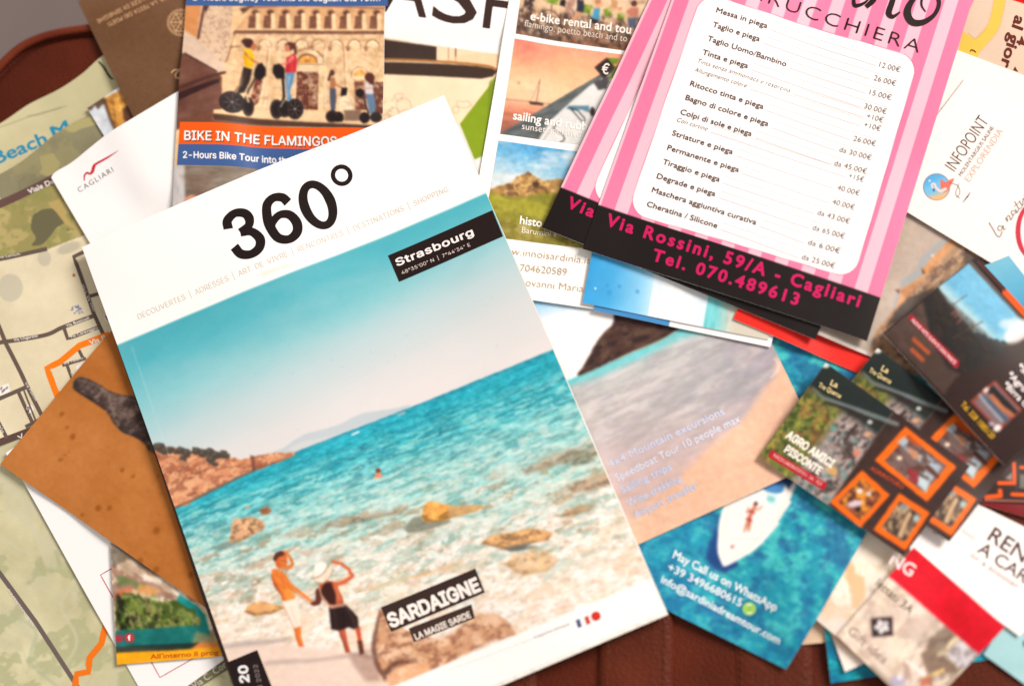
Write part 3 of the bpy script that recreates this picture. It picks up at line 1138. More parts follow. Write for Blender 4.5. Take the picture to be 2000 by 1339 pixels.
def f(a):
    x, y = a.x, a.y
    a.fill((228, 212, 176))
    a.mottle(150, 9, seed=1)
    a.mottle(14, 3, seed=2)
    a.mask(sstep(40, 250, x) * .25, (220, 198, 164))
    a.ell(20, 562, 24, 27, 10, (200, 190, 166), 3, .8)
    a.ell(88, 505, 13, 15, 0, (190, 180, 160), 3, .6)
    a.ell(136, 485, 24, 10, -20, (178, 168, 146), 4, .6)
    # parkland above the street grid
    a.poly([(-100, 300), (320, 160), (320, 400), (170, 458), (96, 487), (0, 508), (-100, 522)], (134, 126, 92), 2)
    m = a.cover([(-100, 300), (320, 160), (320, 400), (170, 458), (96, 487), (0, 508), (-100, 522)], 2)
    g = np.zeros(x.size)
    g[m[0]] = m[1]
    up = g * sstep(0, 14, (401 - .5 * x) - y)
    dn = g * (1 - sstep(-2, 6, (401 - .5 * x) - y))
    a.mask(up, (138, 130, 100))
    a.mottle(60, 8, seed=31, m=up)
    a.blotch(70, .66, .05, (158, 148, 104), seed=33, a=.6, m=up)
    a.mask(dn, (158, 146, 90))
    a.blotch(52, .50, .03, (186, 166, 108), ang=-25, asp=1.5, seed=41, a=.9, m=dn)
    a.blotch(60, .56, .02, (112, 104, 74), ang=-35, asp=1.3, seed=52, a=.95, m=dn)
    a.blotch(40, .60, .03, (148, 142, 84), seed=61, a=.8, m=dn)
    a.poly(smooth_line([(150, 236), (128, 249), (132, 256), (146, 259), (160, 252), (200, 240), (180, 228)]), (176, 164, 112), 2)
    a.poly(smooth_line([(78, 306), (80, 318), (83, 330), (79, 338), (92, 344), (104, 340), (118, 322), (110, 308), (104, 300), (90, 303)]), (168, 156, 106), 2)
    a.poly(smooth_line([(66, 420), (62, 446), (72, 466), (64, 480), (84, 478), (100, 462), (112, 446), (128, 434), (116, 418), (104, 408), (84, 410)]), (110, 102, 74), 2)
    a.poly([(94, 398), (120, 388), (128, 420), (150, 448), (130, 440), (112, 416)], (186, 160, 98), 3)
    a.poly([(0, 385), (4, 390), (-2, 393), (-20, 400), (-20, 390)], (224, 200, 190), 2)
    a.line([(40, 372), (38, 356), (48, 346)], 1.2, (112, 104, 84), 1.5, .6)
    a.ell(143.5, 537, 2.6, 3.2, 0, (176, 96, 40), 1.5)
    for k in range(16):
        a.ell(150 + 11 * (vnoise(np.array([k * 3.3]), np.array([1.]))[0] - .5) * 2.2, 604 + 6 * (vnoise(np.array([k * 2.1]), np.array([9.]))[0] - .5) * 2.6,
              1.6, 2.4, k * 40, (104, 116, 160), 1.4, .8)
    a.poly([(-20, 762), (16, 748), (20, 765), (-20, 782)], (246, 238, 228))
    a.poly([(148, 715), (166, 703), (172, 704), (150, 728)], (240, 234, 228), 2)
    for t in ((2, 758), (8, 761), (13, 757), (5, 764)):
        a.ell(t[0], t[1], 1.6, 3, 20, (96, 80, 76))


P.picture("map_print", f, sp=2.0, mat=MATTE)
RD = (106, 88, 78)
P.shapes("road_print", [
    R([(-90, 441), (0, 401), (60, 372), (101, 351), (150, 328)], 15, (104, 76, 70)),
    R([(-60, 520), (0, 508), (94, 487)], 8, RD, False),
    R([(166, 492), (145, 502), (182, 612), (204, 660)], 7.5, RD, False),
    R([(-40, 672), (0, 668), (85, 654), (122, 638), (184, 615)], 8, RD),
    R([(124, 640), (131, 661), (191, 638)], 7, RD, False),
    R([(-10, 620), (0, 643), (11, 671), (84, 815)], 8, RD, False),
    R([(-30, 790), (0, 778), (50, 756)], 8, RD, False),
    R([(34, 760), (65, 828)], 7, RD, False), R([(45, 757), (72, 826)], 3.2, RD, False),
    R([(50, 833), (76, 820)], 7, RD, False), R([(-20, 868), (0, 863), (60, 840), (110, 818)], 13, (98, 74, 66), False),
    R([(-10, 810), (0, 828), (14, 855)], 7, RD, False), R([(174, 578), (196, 571)], 7, RD, False),
    R([(153, 683), (163, 702)], 6, RD, False), R([(121, 713), (167, 699)], 6, RD, False), R([(130, 712), (142, 742)], 6, RD, False),
    R([(212, 652), (204, 655), (154, 674), (116, 706), (91, 718), (115, 779)], 12, (252, 126, 26), False),
    DISC(58, 798, 8, (240, 232, 222)), DISC(212, 619, 10, (236, 224, 214)),
], MATTE)
LT = (238, 226, 214)
P.shapes("street_names", [
    T("Viale De", (58, 380), (108, 358), LT, 10, bold=.02), T("Via Rei Lentichi", (-14, 509), (42, 499), LT, 5),
    T("Via L. Da Vinci", (158, 556), (181, 607), LT, 5), T("Via Ungaretti", (26, 666), (73, 657), LT, 5, bold=.01),
    T("Via Botticelli", (129, 638), (174, 622), LT, 5.5, bold=.01), T("Via Caravaggio", (136, 660), (190, 641), LT, 5.5, bold=.01),
    T("Via Pascoli", (48, 747), (70, 783), LT, 5), T("Via P", (175, 673), (206, 661), LT, 9, bold=.02),
    T("Via Ta", (107, 744), (119, 770), LT, 6, bold=.01), T("Via Tiziano", (124, 712), (162, 700), LT, 4),
    T("Raff", (137, 727), (144, 741), LT, 4), T("V", (38, 859), (48, 853), LT, 9, bold=.02),
    T("P", (56, 804), (62, 802), (120, 92, 84), 10, bold=.02), T("P", (209, 626), (216, 622), (150, 84, 90), 11, bold=.02),
    T("Via", (-2, 832), (6, 846), LT, 5)], MATTE)

# --- white sheet with thin red outlines
P = Paper("white_folder", "white sheet with thin red rectangle outlines, half under the orange card", "folder",
          [(15, 885), (238, 725), (520, 1228), (297, 1388)], th=.0005, r=6)
P.picture("white_print", (253, 246, 240), sp=9)
P.shapes("red_outline", [R([(240, 1097), (197, 1122), (232, 1185), (300, 1300), (312, 1322), (400, 1272)], 1.8, (196, 84, 84), False)])

# --- brochure with rocks and shrubs over the sea
P = Paper("beach_brochure", "small brochure with green shrubs, turquoise water and yellow strip, below the orange card", "brochure",
          [(214, 1010), (440, 1000), (466, 1278), (229, 1297)], th=.0008, r=6)


def f(a):
    x, y = a.x, a.y
    a.fill((228, 196, 164))
    a.mottle(34, 46, ang=35, asp=1.6, seed=3, tint=(1, .9, .8))
    a.blotch(26, .60, .05, (250, 236, 214), ang=30, asp=1.6, seed=5, a=.9)
    a.blotch(22, .66, .04, (150, 104, 84), ang=25, asp=2, seed=7, a=.7)
    a.poly([(214, 1060), (262, 1068), (330, 1118), (300, 1125), (250, 1090), (222, 1110)], (96, 84, 70), 5, .7, 4)
    a.poly([(220, 1040), (232, 1070), (300, 1075), (300, 1040)], (90, 130, 150), 4)
    a.poly([(230, 1122), (258, 1132), (284, 1142), (276, 1150), (250, 1140), (230, 1142)], (104, 128, 70), 5, .8, 4)
    a.poly([(228, 1152), (262, 1144), (252, 1160), (228, 1166)], (214, 112, 72), 4, .8, 3)
    a.poly([(276, 1140), (316, 1152), (300, 1164), (268, 1158)], (228, 160, 88), 4, .8, 4)
    a.poly([(345, 1172), (352, 1160), (384, 1180), (402, 1200), (412, 1240), (380, 1250), (360, 1200)], (20, 142, 136), 4)
    a.poly([(228, 1180), (240, 1162), (262, 1156), (284, 1168), (306, 1168), (330, 1176), (346, 1172), (362, 1184), (380, 1196),
            (392, 1210), (390, 1226), (360, 1236), (228, 1236)], (70, 88, 34), 3, 1, 7, 7)
    m = a.cover([(228, 1160), (300, 1160), (392, 1205), (392, 1234), (228, 1236)], 6)
    g = np.zeros(x.size); g[m[0]] = m[1]
    a.blotch(13, .58, .06, (120, 136, 60), seed=9, a=.9, m=g)
    a.blotch(16, .62, .05, (30, 32, 20), ang=80, asp=2, seed=14, a=.9, m=g)
    a.blotch(9, .68, .04, (176, 168, 96), ang=80, asp=2, seed=19, a=.7, m=g)
    a.poly([(226, 1231), (300, 1226), (396, 1219), (404, 1242), (380, 1264), (226, 1262)], (22, 112, 106), 3)
    a.mottle(16, 12, seed=21)
    a.poly([(384, 1232), (420, 1240), (432, 1262), (370, 1266)], (146, 142, 96), 5, .8)
    a.poly([(384, 1254), (430, 1252), (434, 1264), (370, 1268)], (224, 132, 60), 5)
    a.poly([(226, 1262), (300, 1258), (390, 1254), (370, 1268), (226, 1275)], (30, 40, 34), 3, .85)
    a.poly([(222, 1274), (330, 1269), (470, 1260), (470, 1285), (222, 1302)], (252, 172, 12), 1.6)
    a.ell(253.5, 1244.5, 9.5, None, 0, (206, 56, 60))
    a.ell(233, 1246, 8, None, 0, (180, 52, 66))


P.picture("printed_photo", f, sp=1.7, photo=1.2)
P.shapes("lettering", [T("All'interno il prog", (294, 1286), (428, 1277), (206, 84, 22), 9.5, bold=.016),
                       T("f", (251, 1250), (257, 1249), WHT, 10, bold=.03)])

# --- orange postcard with a stone carving
P = Paper("orange_card", "large ochre orange card with a dark stone carving, sticking out left of the magazine", "card",
          [(4, 907), (324, 519), (888, 911), (568, 1299)], th=.0006, r=9)


def f(a):
    x, y = a.x, a.y
    a.fill((188, 114, 54))
    a.mottle(190, 9, seed=3)
    a.mottle(40, 4, seed=33)
    a.mottle(7, 3, seed=4)
    rs = np.random.RandomState(3)
    for k in range(130):
        px, py = rs.uniform(20, 420), rs.uniform(700, 1180)
        r = rs.uniform(.8, 2.2)
        a.ell(px, py, r, r * rs.uniform(.7, 1.4), rs.uniform(0, 90), (150, 82, 30), 2, rs.uniform(.2, .6))
    for px, py, r in ((195, 992, 5.5), (217, 992, 4.5), (309, 1036, 6), (277, 1096, 6), (309, 1112, 5.5), (376, 1122, 5), (145, 853, 5),
                      (124, 809, 4), (241, 918, 4), (134, 835, 3), (263, 930, 3), (318, 880, 4), (163, 1005, 3), (120, 898, 3)):
        a.ell(px, py, r, r * 1.25, 25, (146, 78, 26), 4, .75)
    hand = smooth_line([(147, 757), (149, 745), (157, 739), (168, 739), (188, 747), (215, 763), (240, 772), (262, 775), (300, 790), (340, 820),
                        (360, 900), (300, 884), (285, 866), (262, 852), (244, 846), (228, 830), (208, 799), (181, 781), (158, 767)], 6)
    a.poly(hand, (54, 43, 40), 2.5)
    i, m = a.cover(hand, 9)
    g = np.zeros(x.size); g[i] = m
    inner = [(152, 752), (160, 744), (172, 744), (190, 753), (216, 770), (240, 778), (270, 786), (290, 860), (270, 842), (246, 838), (224, 812),
             (206, 790), (182, 774), (164, 762)]
    a.poly(inner, (104, 84, 76), 12, .9)
    a.blotch(9, .56, .06, (136, 112, 100), ang=35, asp=1.6, seed=6, a=.75, m=g)
    a.mottle(4, 12, seed=44, m=g)
    a.blotch(8, .6, .05, (58, 44, 42), ang=-40, asp=2.2, seed=11, a=.7, m=g)
    a.line(smooth_line([(160, 743), (188, 752), (216, 768), (244, 777), (276, 786)]), 3, (150, 126, 114), 5, .6)
    a.line(smooth_line([(188, 778), (200, 768), (206, 758)]), 2, (150, 124, 110), 3, .7)
    a.line(smooth_line([(148, 757), (152, 763), (160, 768), (182, 782), (208, 800)]), 3, (44, 34, 32), 3)
    a.ell(152, 750, 5, 7, 25, (50, 42, 42), 4, .8)


P.picture("printed_photo", f, sp=2.0, mat=MATTE, photo=.25)

# --- little photo card
P = Paper("photo_card", "small photo card of an orange house front and pale sky, above the white brochure", "card",
          [(171, 212), (270, 148), (345, 264), (243, 330)], th=.0004, r=6)


def f(a):
    a.fill((206, 210, 214))
    a.mottle(24, 14, seed=4)
    a.blotch(15, .6, .08, (240, 238, 236), seed=7, a=.8)
    a.poly([(204, 192), (240, 176), (262, 196), (262, 300), (232, 262), (214, 232)], (214, 150, 68), 3)
    m = a.cover([(204, 192), (240, 176), (262, 196), (262, 300), (232, 262), (214, 232)], 3)
    g = np.zeros(a.x.size); g[m[0]] = m[1]
    a.blotch(12, .6, .06, (246, 190, 96), ang=60, asp=2, seed=8, a=.9, m=g)
    a.blotch(9, .66, .05, (150, 90, 40), ang=55, asp=2, seed=12, a=.8, m=g)
    a.poly([(168, 214), (200, 192), (208, 200), (192, 214), (186, 208), (178, 218)], (92, 62, 46), 2, .9, 3, 4)
    a.line([(205, 196), (216, 232), (228, 258)], 6, (86, 58, 36), 4, .9)
    a.poly([(240, 214), (256, 204), (280, 250), (256, 262), (242, 232)], (96, 60, 44), 3)
    a.ell(224, 188, 6, 5, 0, (176, 116, 50), 3, .8)
    a.ell(239, 198, 5, 5, 0, (170, 108, 46), 3, .8)
    a.line([(193, 240), (214, 232)], 1.2, (150, 150, 158), 2, .7)


P.picture("printed_photo", f, sp=1.6, photo=1.2)

# --- brown brochure lying upside down
P = Paper("brown_brochure", "dark brown brochure with gold upside-down lettering and rosette, at the top left", "brochure",
          [(152, 3), (502, -169), (680, 190), (330, 364)], th=.0009, r=6)


def f(a):
    a.fill((112, 78, 54))
    a.mottle(170, 8, seed=2)
    a.mottle(5, 3, seed=6)
    rs = np.random.RandomState(8)
    for k in range(40):
        a.ell(rs.uniform(180, 370), rs.uniform(20, 260), rs.uniform(.8, 2), None, 0, (82, 54, 38), 2, .5)


P.picture("brown_print", f, sp=2.4, mat=MATTE)
GOLD = (206, 160, 116)
its = [T("...E LE PIAZZE DI SENEGHE", (322, -26), (190, 41), GOLD, 8.5, bold=.006),
       T("OIA. LA TESTA DEI POETI", (330, -9), (212, 47), GOLD, 8.5, bold=.006),
       R([(338, 147), (343, 141), (351, 140), (356, 146), (354, 155), (348, 156), (346, 149), (352, 141), (360, 134), (368, 137), (371, 146), (377, 141)],
         [2, 3, 3, 3.4, 3.4, 3, 2.6, 3, 3.4, 3, 2.4, 2], GOLD)]
for k in range(44):
    t = 2 * math.pi * k / 44
    c, s = math.cos(t), math.sin(t)
    its.append(R([(356 + 21.5 * c, 47.5 + 21.5 * s), (356 + 27.5 * c, 47.5 + 27.5 * s)], 1.9, GOLD, False))
hexa = [(356 + 20 * math.cos(math.radians(60 * k)), 47.5 + 20 * math.sin(math.radians(60 * k))) for k in range(7)]
its.append(R(hexa, 2.6, GOLD, False))
for k in range(3):
    its.append(R([hexa[k], hexa[k + 3]], 2.4, GOLD, False))
for k in range(6):
    t = math.radians(60 * k + 30)
    q = [(356 + 11.5 * math.cos(t) + 3.6 * math.cos(t + 2.094 * j), 47.5 + 11.5 * math.sin(t) + 3.6 * math.sin(t + 2.094 * j)) for j in range(4)]
    its.append(R(q, 1.5, GOLD, False))
P.shapes("gold_lettering", its, MATTE)

# --- white brochure with a red swoosh
tl = smooth_line([(99, 346), (103, 339), (112, 332), (142, 315), (203, 270), (260, 237), (390, 160)], 5)
P = Paper("white_brochure", "white brochure with a small red skyline swoosh, left of the scooter tour leaflet", "brochure",
          [(99, 346), (390, 160), (470, 460), (246, 592)], th=.0012, r=6, edges={"top": tl})
P.picture("white_print", (253, 246, 241), sp=8)
P.shapes("logo", [R([(164.5, 353), (165, 343), (170, 337.6), (176, 339.5), (181, 335), (184, 326), (189, 320.5), (211, 309.5), (234, 297)],
                    [2.2, 3.6, 4, 4.2, 6.5, 6.6, 4.6, 3.8, .8], (206, 48, 62)),
                  T("CAGLIARI", (155, 376), (224, 336), (112, 98, 100), 10.5, space=1.25, bold=-.004)])

# ------------------------------------------------------------------ top of the pile
# --- fashion advertisement
P = Paper("handbag_leaflet", "white leaflet with huge dark capitals above a beige handbag photo", "leaflet",
          [(690, -110), (1010, -66), (975, 470), (690, 440)], th=.0004, r=6)


def f(a):
    x, y = a.x, a.y
    a.fill((250, 222, 184))
    a.mottle(60, 6, seed=4)
    a.poly([(690, 70), (754, 79), (853, 92), (853, 119), (690, 116)], (66, 50, 44))
    a.poly([(853, 88), (990, 108), (990, 122), (853, 119)], (250, 216, 176))
    a.line([(876, 92), (876, 121)], 1.5, (150, 112, 88))
    a.line([(890, 94), (890, 123)], 2.5, (110, 80, 66))
    a.poly([(690, 121), (780, 122), (860, 125), (930, 129), (962, 134), (972, 140), (962, 150), (940, 154), (860, 150), (690, 143)], (66, 48, 40))
    a.poly([(960, 132), (990, 140), (990, 100), (900, 108), (860, 121)], (246, 204, 158), 3, .7)
    zp = smooth_line([(690, 116), (780, 117.5), (860, 121), (925, 126), (958, 131), (974, 140)])
    a.line(zp, 4.6, (206, 140, 76), 1.6)
    for k in range(0, 110):
        p = polyline_at(zp, np.array([k / 110.]))[0]
        a.line([p + [0, -2.2], p + [0, 2.2]], 1.0, (120, 70, 34), 1.1, .8)
    a.line([(690, 76), (752, 77), (800, 83)], 3, (214, 160, 96), 1.5)
    # engraved world map lines
    rs = np.random.RandomState(5)
    for cx, cy, r, k in ((790, 205, 18, 9), (770, 220, 14, 8), (760, 235, 12, 8), (905, 205, 14, 8), (890, 215, 8, 6), (780, 190, 10, 7)):
        t = np.linspace(0, 2 * math.pi, k + 1)
        rr = r * rs.uniform(.55, 1.2, k + 1); rr[-1] = rr[0]
        a.line(np.stack([cx + rr * np.cos(t), cy + rr * .8 * np.sin(t)], 1), 1.1, (168, 138, 112), 1.5, .8)
    a.mask(sstep(.62, .66, fbm(x, y, 5, seed=9)) * (y > 190) * (x < 770) * .6, (196, 166, 134))
    a.poly([(690, 440), (690, 300), (898, 242), (940, 310), (990, 290), (990, 440)], (238, 230, 222), 3)
    a.poly([(971, 148), (898, 242), (927, 312), (947, 304), (960, 215)], (136, 158, 30), 1.8)
    a.poly([(955, 160), (972, 146), (975, 300), (947, 305)], (118, 140, 34), 3, .7)
    a.poly([(927, 312), (947, 304), (970, 330), (960, 370), (940, 345)], (240, 236, 230), 3)
    a.poly([(946, 330), (975, 322), (975, 360), (955, 352)], (170, 190, 196), 4, .7)
    a.poly([(690, -120), (1020, -120), (1020, 112), (972, 106), (754, 77), (690, 68)], (252, 244, 238), 1.8)


P.picture("printed_photo", f, sp=1.7, photo=.35)
BR = (62, 42, 38)
P.shapes("headline_lettering", [T("A", (741, 25), (834, 38), BR, 100, bold=.002), T("S", (843, 41), (929, 53), BR, 101, bold=.002),
                                T("H", (943, 56), (1024, 67), BR, 101, bold=.002)])

# --- e-bike and sailing leaflet
P = Paper("tour_leaflet", "white leaflet with e-bike, sunset sailing and hilltop photos, partly under the pink price lists", "leaflet",
          [(1012, -96), (1330, -46), (1255, 618), (898, 566)], th=.0006, r=6)
P.picture("white_print", (253, 247, 238), sp=9)


def f(a):
    a.fill((226, 190, 150))
    a.mottle(40, 20, seed=4)
    a.grad((1100, 0), (1090, 85), [(0, (232, 194, 152)), (.45, (214, 166, 128)), (.7, (160, 110, 82)), (1, (140, 92, 68))])
    a.mottle(26, 16, seed=4)
    a.poly([(1030, -20), (1050, -20), (1040, 23), (1022, 20)], (66, 48, 44), 2)
    a.poly([(1016, 22), (1036, 26), (1030, 60), (1008, 70)], (120, 84, 70), 4, .9)
    a.poly([(1010, 44), (1060, 52), (1066, 66), (1094, 70), (1090, 84), (1008, 70)], (70, 56, 52), 6, .7)
    a.poly([(1108, 0), (1124, 0), (1118, 40), (1102, 40)], (178, 132, 112), 3)
    a.poly([(1196, -10), (1208, -10), (1206, 24), (1192, 24)], (206, 146, 100), 3)
    a.poly([(1222, -20), (1260, -20), (1260, 10), (1230, 14)], (190, 150, 120), 4)
    # wheels
    for cx, cy, r in ((1071, 44, 22), (1044, 58, 14), (1086, 64, 14), (1128, 72, 14), (1180, 76, 14), (1209, 76, 14), (1152, 62, 12), (1208, 60, 12)):
        a.ell(cx, cy, r, None, 0, (72, 54, 48), 1.8, .9, ring=2.2)
        for k in range(4):
            t = k * math.pi / 4
            a.line([(cx - r * math.cos(t), cy - r * math.sin(t)), (cx + r * math.cos(t), cy + r * math.sin(t))], .8, (150, 124, 104), 1.2, .6)
    a.line([(1078, 12), (1076, 40), (1062, 62)], 2.5, (120, 96, 84))
    a.line([(1076, 40), (1092, 60)], 2, (96, 76, 66))
    for q in ([(1065, -8), (1096, -8), (1088, 13), (1062, 4)], [(1139, 10), (1158, 14), (1154, 33), (1135, 26)],
              [(1178, 22), (1193, 18), (1197, 32), (1183, 37)], [(1207, 28), (1220, 27), (1218, 44), (1205, 42)]):
        a.poly(q, (122, 144, 46), 2.5)
        a.poly([(np.array(q[0]) * .7 + np.array(q[2]) * .3), q[1], (np.array(q[1]) * .5 + np.array(q[2]) * .5)], (160, 172, 74), 4, .8)
    a.poly([(1096, 0), (1106, 0), (1104, 16), (1092, 12)], (40, 32, 36), 2)
    a.blotch(6, .56, .05, (98, 68, 52), ang=12, asp=1.6, seed=81, a=.7, m=sstep(8, 30, a.y - (a.x - 1010) * .12))
    a.blotch(5, .62, .05, (236, 204, 170), ang=12, asp=1.4, seed=84, a=.6, m=sstep(95, 60, a.y))
    a.blotch(7, .64, .04, (54, 42, 40), ang=80, asp=2, seed=87, a=.7, m=sstep(6, 24, a.y - (a.x - 1010) * .1))
    # riders
    a.poly([(1128, -2), (1140, 2), (1142, 18), (1138, 28), (1126, 24)], (50, 52, 66), 2.5)
    a.ell(1136, -2, 5, 6, 0, (190, 120, 84))
    a.poly([(1126, 24), (1138, 27), (1128, 38), (1120, 46), (1116, 40)], (214, 152, 112), 2)
    a.poly([(1160, 18), (1172, 18), (1171, 40), (1156, 38)], (72, 150, 178), 2.5)
    a.ell(1168, 6, 6, 5, 0, (196, 130, 90), 2)
    a.poly([(1161, 12), (1180, 8), (1176, 16), (1162, 20)], (222, 164, 124), 2)
    a.poly([(1156, 38), (1170, 41), (1164, 50), (1154, 46)], (52, 44, 50), 2)
    a.ell(1239, 10, 6, 6, 0, (88, 54, 44), 2)
    a.poly([(1232, 18), (1248, 18), (1246, 36), (1230, 34), (1222, 26)], (196, 120, 100), 2.5)
    a.poly([(1226, 40), (1246, 36), (1240, 56), (1228, 54)], (84, 90, 110), 3)
    a.ell(1212, 20, 4, 4, 0, (206, 140, 100), 2)
    a.line([(1010, 66), (1100, 84), (1225, 98)], 5, (150, 100, 66), 4, .6)
    a.ell(1019, 43, 2, None, 0, (240, 226, 214))


P.picture("bicycle_photo", f, [(1030, -92), (1300, -52), (1286, 108), (1007.5, 68.5)], sp=1.5, photo=1)


def f(a):
    x, y = a.x, a.y
    a.grad((1110, 85), (1084, 270), [(0, (238, 150, 122)), (.25, (246, 178, 130)), (.5, (247, 206, 160)), (.66, (240, 196, 152)), (.72, (226, 148, 112)),
                                     (.80, (214, 130, 100)), (.9, (188, 116, 92)), (1, (150, 92, 76))])
    a.blotch(60, .50, .16, (246, 190, 140), ang=-12, asp=3, seed=14, a=.6, m=sstep(1050, 1130, x))
    a.blotch(40, .52, .14, (222, 112, 98), ang=-20, asp=2.2, seed=17, a=.8, m=sstep(1110, 1010, x) * sstep(160, 90, y))
    sea = sstep(196, 200, y - (x - 985) * .13 + 0)
    a.mottle(9, 16, ang=9, asp=5, seed=23, m=sea)
    a.line([(985, 194), (1110, 206)], 1.6, (176, 104, 84), 2)
    a.line([(1055, 155), (1047, 202)], 1.0, (96, 66, 60), 1.2)
    a.line([(1055, 155), (1036, 199)], .7, (120, 84, 74), 1.1)
    a.poly([(1032, 198), (1046, 199), (1062, 202), (1060, 206), (1036, 204)], (74, 48, 46), 1.5)
    a.ell(1013.5, 162.5, 2.8, None, 0, (178, 140, 116), 2, .8)
    # moored dinghy picture across the lower right corner
    tri = [(975, 263), (1102, 186), (1180, 140), (1290, 108), (1290, 310)]
    a.poly(tri, (96, 100, 98), 2)
    i, m = a.cover(tri, 2)
    g = np.zeros(x.size); g[i] = m
    a.mottle(8, 20, ang=-20, asp=4, seed=33, m=g)
    a.poly([(1052, 272), (1078, 232), (1104, 208), (1150, 168), (1180, 150), (1260, 120), (1260, 290), (1090, 290)], (228, 222, 214), 2.5)
    a.poly([(1160, 160), (1192, 146), (1186, 172), (1166, 176)], (60, 54, 56), 3, .9, 2, 4)
    a.mottle(18, 8, seed=35, m=g)
    a.poly([(1110, 206), (1150, 206), (1152, 220), (1136, 214), (1118, 216), (1106, 212)], (96, 132, 146), 3)
    a.line(smooth_line([(1112, 210), (1128, 216), (1142, 232), (1137, 236), (1116, 214)]), 2, (52, 50, 56))
    a.ell(1157, 218, 5, 9, 0, (58, 44, 46), 2)
    a.line(smooth_line([(1090, 236), (1082, 252), (1098, 262), (1102, 272), (1094, 278)]), 2.2, (56, 56, 62))
    a.line([(1066, 244), (1052, 272)], 2, (150, 146, 140))
    a.line([(1080, 246), (1062, 272)], 1.6, (120, 118, 116), 2, .7)
    a.poly([(1184, 112), (1210, 114), (1204, 124), (1196, 126)], (112, 136, 42), 1.6)
    a.poly([(1192, 148), (1204, 128), (1210, 130), (1200, 150), (1184, 158)], (112, 136, 42), 1.6)
    a.poly([(1160.4, 130.7), (1185, 112), (1201.8, 131.4), (1179.4, 153.8)], (58, 42, 38), 1.6)


P.picture("sunset_photo", f, [(1006, 78), (1290, 116), (1262, 299), (977, 262)], sp=1.5, photo=.7)


def f(a):
    x, y = a.x, a.y
    a.grad((1040, 285), (1024, 375), [(0, (84, 162, 206)), (.4, (128, 186, 214)), (.75, (196, 214, 218)), (1, (226, 224, 216))])
    a.blotch(30, .58, .12, (228, 230, 228), ang=10, asp=3, seed=4, a=.8)
    a.blotch(24, .66, .08, (66, 146, 196), ang=10, asp=3, seed=9, a=.5, m=sstep(330, 290, y))
    hill = [(945, 372), (975, 364), (1000, 356), (1014, 344), (1028, 338), (1031, 335), (1036, 336), (1040, 342), (1060, 352), (1090, 350), (1130, 356),
            (1200, 366), (1200, 500), (940, 500)]
    a.poly(hill, (176, 132, 74), 1.8, 1, 2.2, 5)
    i, m = a.cover(hill, 3)
    g = np.zeros(x.size); g[i] = m
    a.blotch(9, .60, .06, (232, 186, 118), ang=10, asp=1.6, seed=12, a=.8, m=g)
    a.blotch(8, .64, .05, (104, 70, 46), ang=5, asp=1.5, seed=18, a=.8, m=g)
    a.ell(1046, 360, 7, 6, 0, (78, 50, 36), 3, .9)
    lo = sstep(-4, 7, y - (377 + (x - 950) * .04 + 6 * np.sin(x / 22.)))
    a.mask(lo, (160, 152, 50))
    a.mottle(20, 14, ang=8, asp=3, seed=24, m=lo, tint=(1, .9, .6))
    a.blotch(22, .62, .08, (124, 116, 50), ang=12, asp=3, seed=27, a=.6, m=lo)
    lo2 = sstep(418, 440, y) * .8
    a.mask(lo2, (132, 118, 50))
    a.blotch(10, .64, .05, (196, 176, 110), seed=31, a=.7, m=lo2)
    a.mottle(6, 10, seed=38)


P.picture("hill_photo", f, [(974, 275), (1236, 310), (1190, 492), (943, 461)], sp=1.6, photo=1)
P.shapes("lettering", [
    T("e-bike rental and tou", (1036, 41.5), (1232, 67), (250, 240, 226), 16.5, bold=.016, up=(.13, -1)),
    T("flamingo, poetto beach and to", (1024.5, 54.8), (1224, 82), (240, 222, 202), 13.5, bold=-.006, up=(.13, -1)),
    T("sailing and rubb", (1001.5, 233.5), (1146, 254.5), (252, 242, 232), 17, bold=.018, up=(.13, -1)),
    T("sunset aperitivo", (1019, 252.5), (1134, 268.5), (248, 232, 220), 13, bold=-.002, up=(.13, -1)),
    T("histo", (1015, 437.5), (1058, 443.5), (252, 244, 230), 16, bold=.018, up=(.13, -1)),
    T("Barumini v", (1019, 455), (1087, 464), (240, 228, 200), 12, up=(.13, -1)),
    T("€", (1174, 143), (1188, 145), (240, 226, 214), 20, bold=.014),
    T("w.innoisardinia.it", (1000, 498), (1152, 516.5), (196, 166, 136), 14, bold=-.008, up=(.12, -1)),
    T("704620589", (1016, 530), (1107, 539), (190, 164, 136), 14, bold=-.006, up=(.1, -1)),
    T("ovanni Maria", (1027, 559), (1139, 571), (196, 170, 142), 14, bold=-.008, up=(.1, -1))])

# --- scooter tour leaflet
P = Paper("scooter_leaflet", "leaflet with people on two-wheeled scooters before a church, orange and blue bands", "leaflet",
          [(373, -120), (755, -120), (742, 470), (342, 440)], th=.0009, r=6)


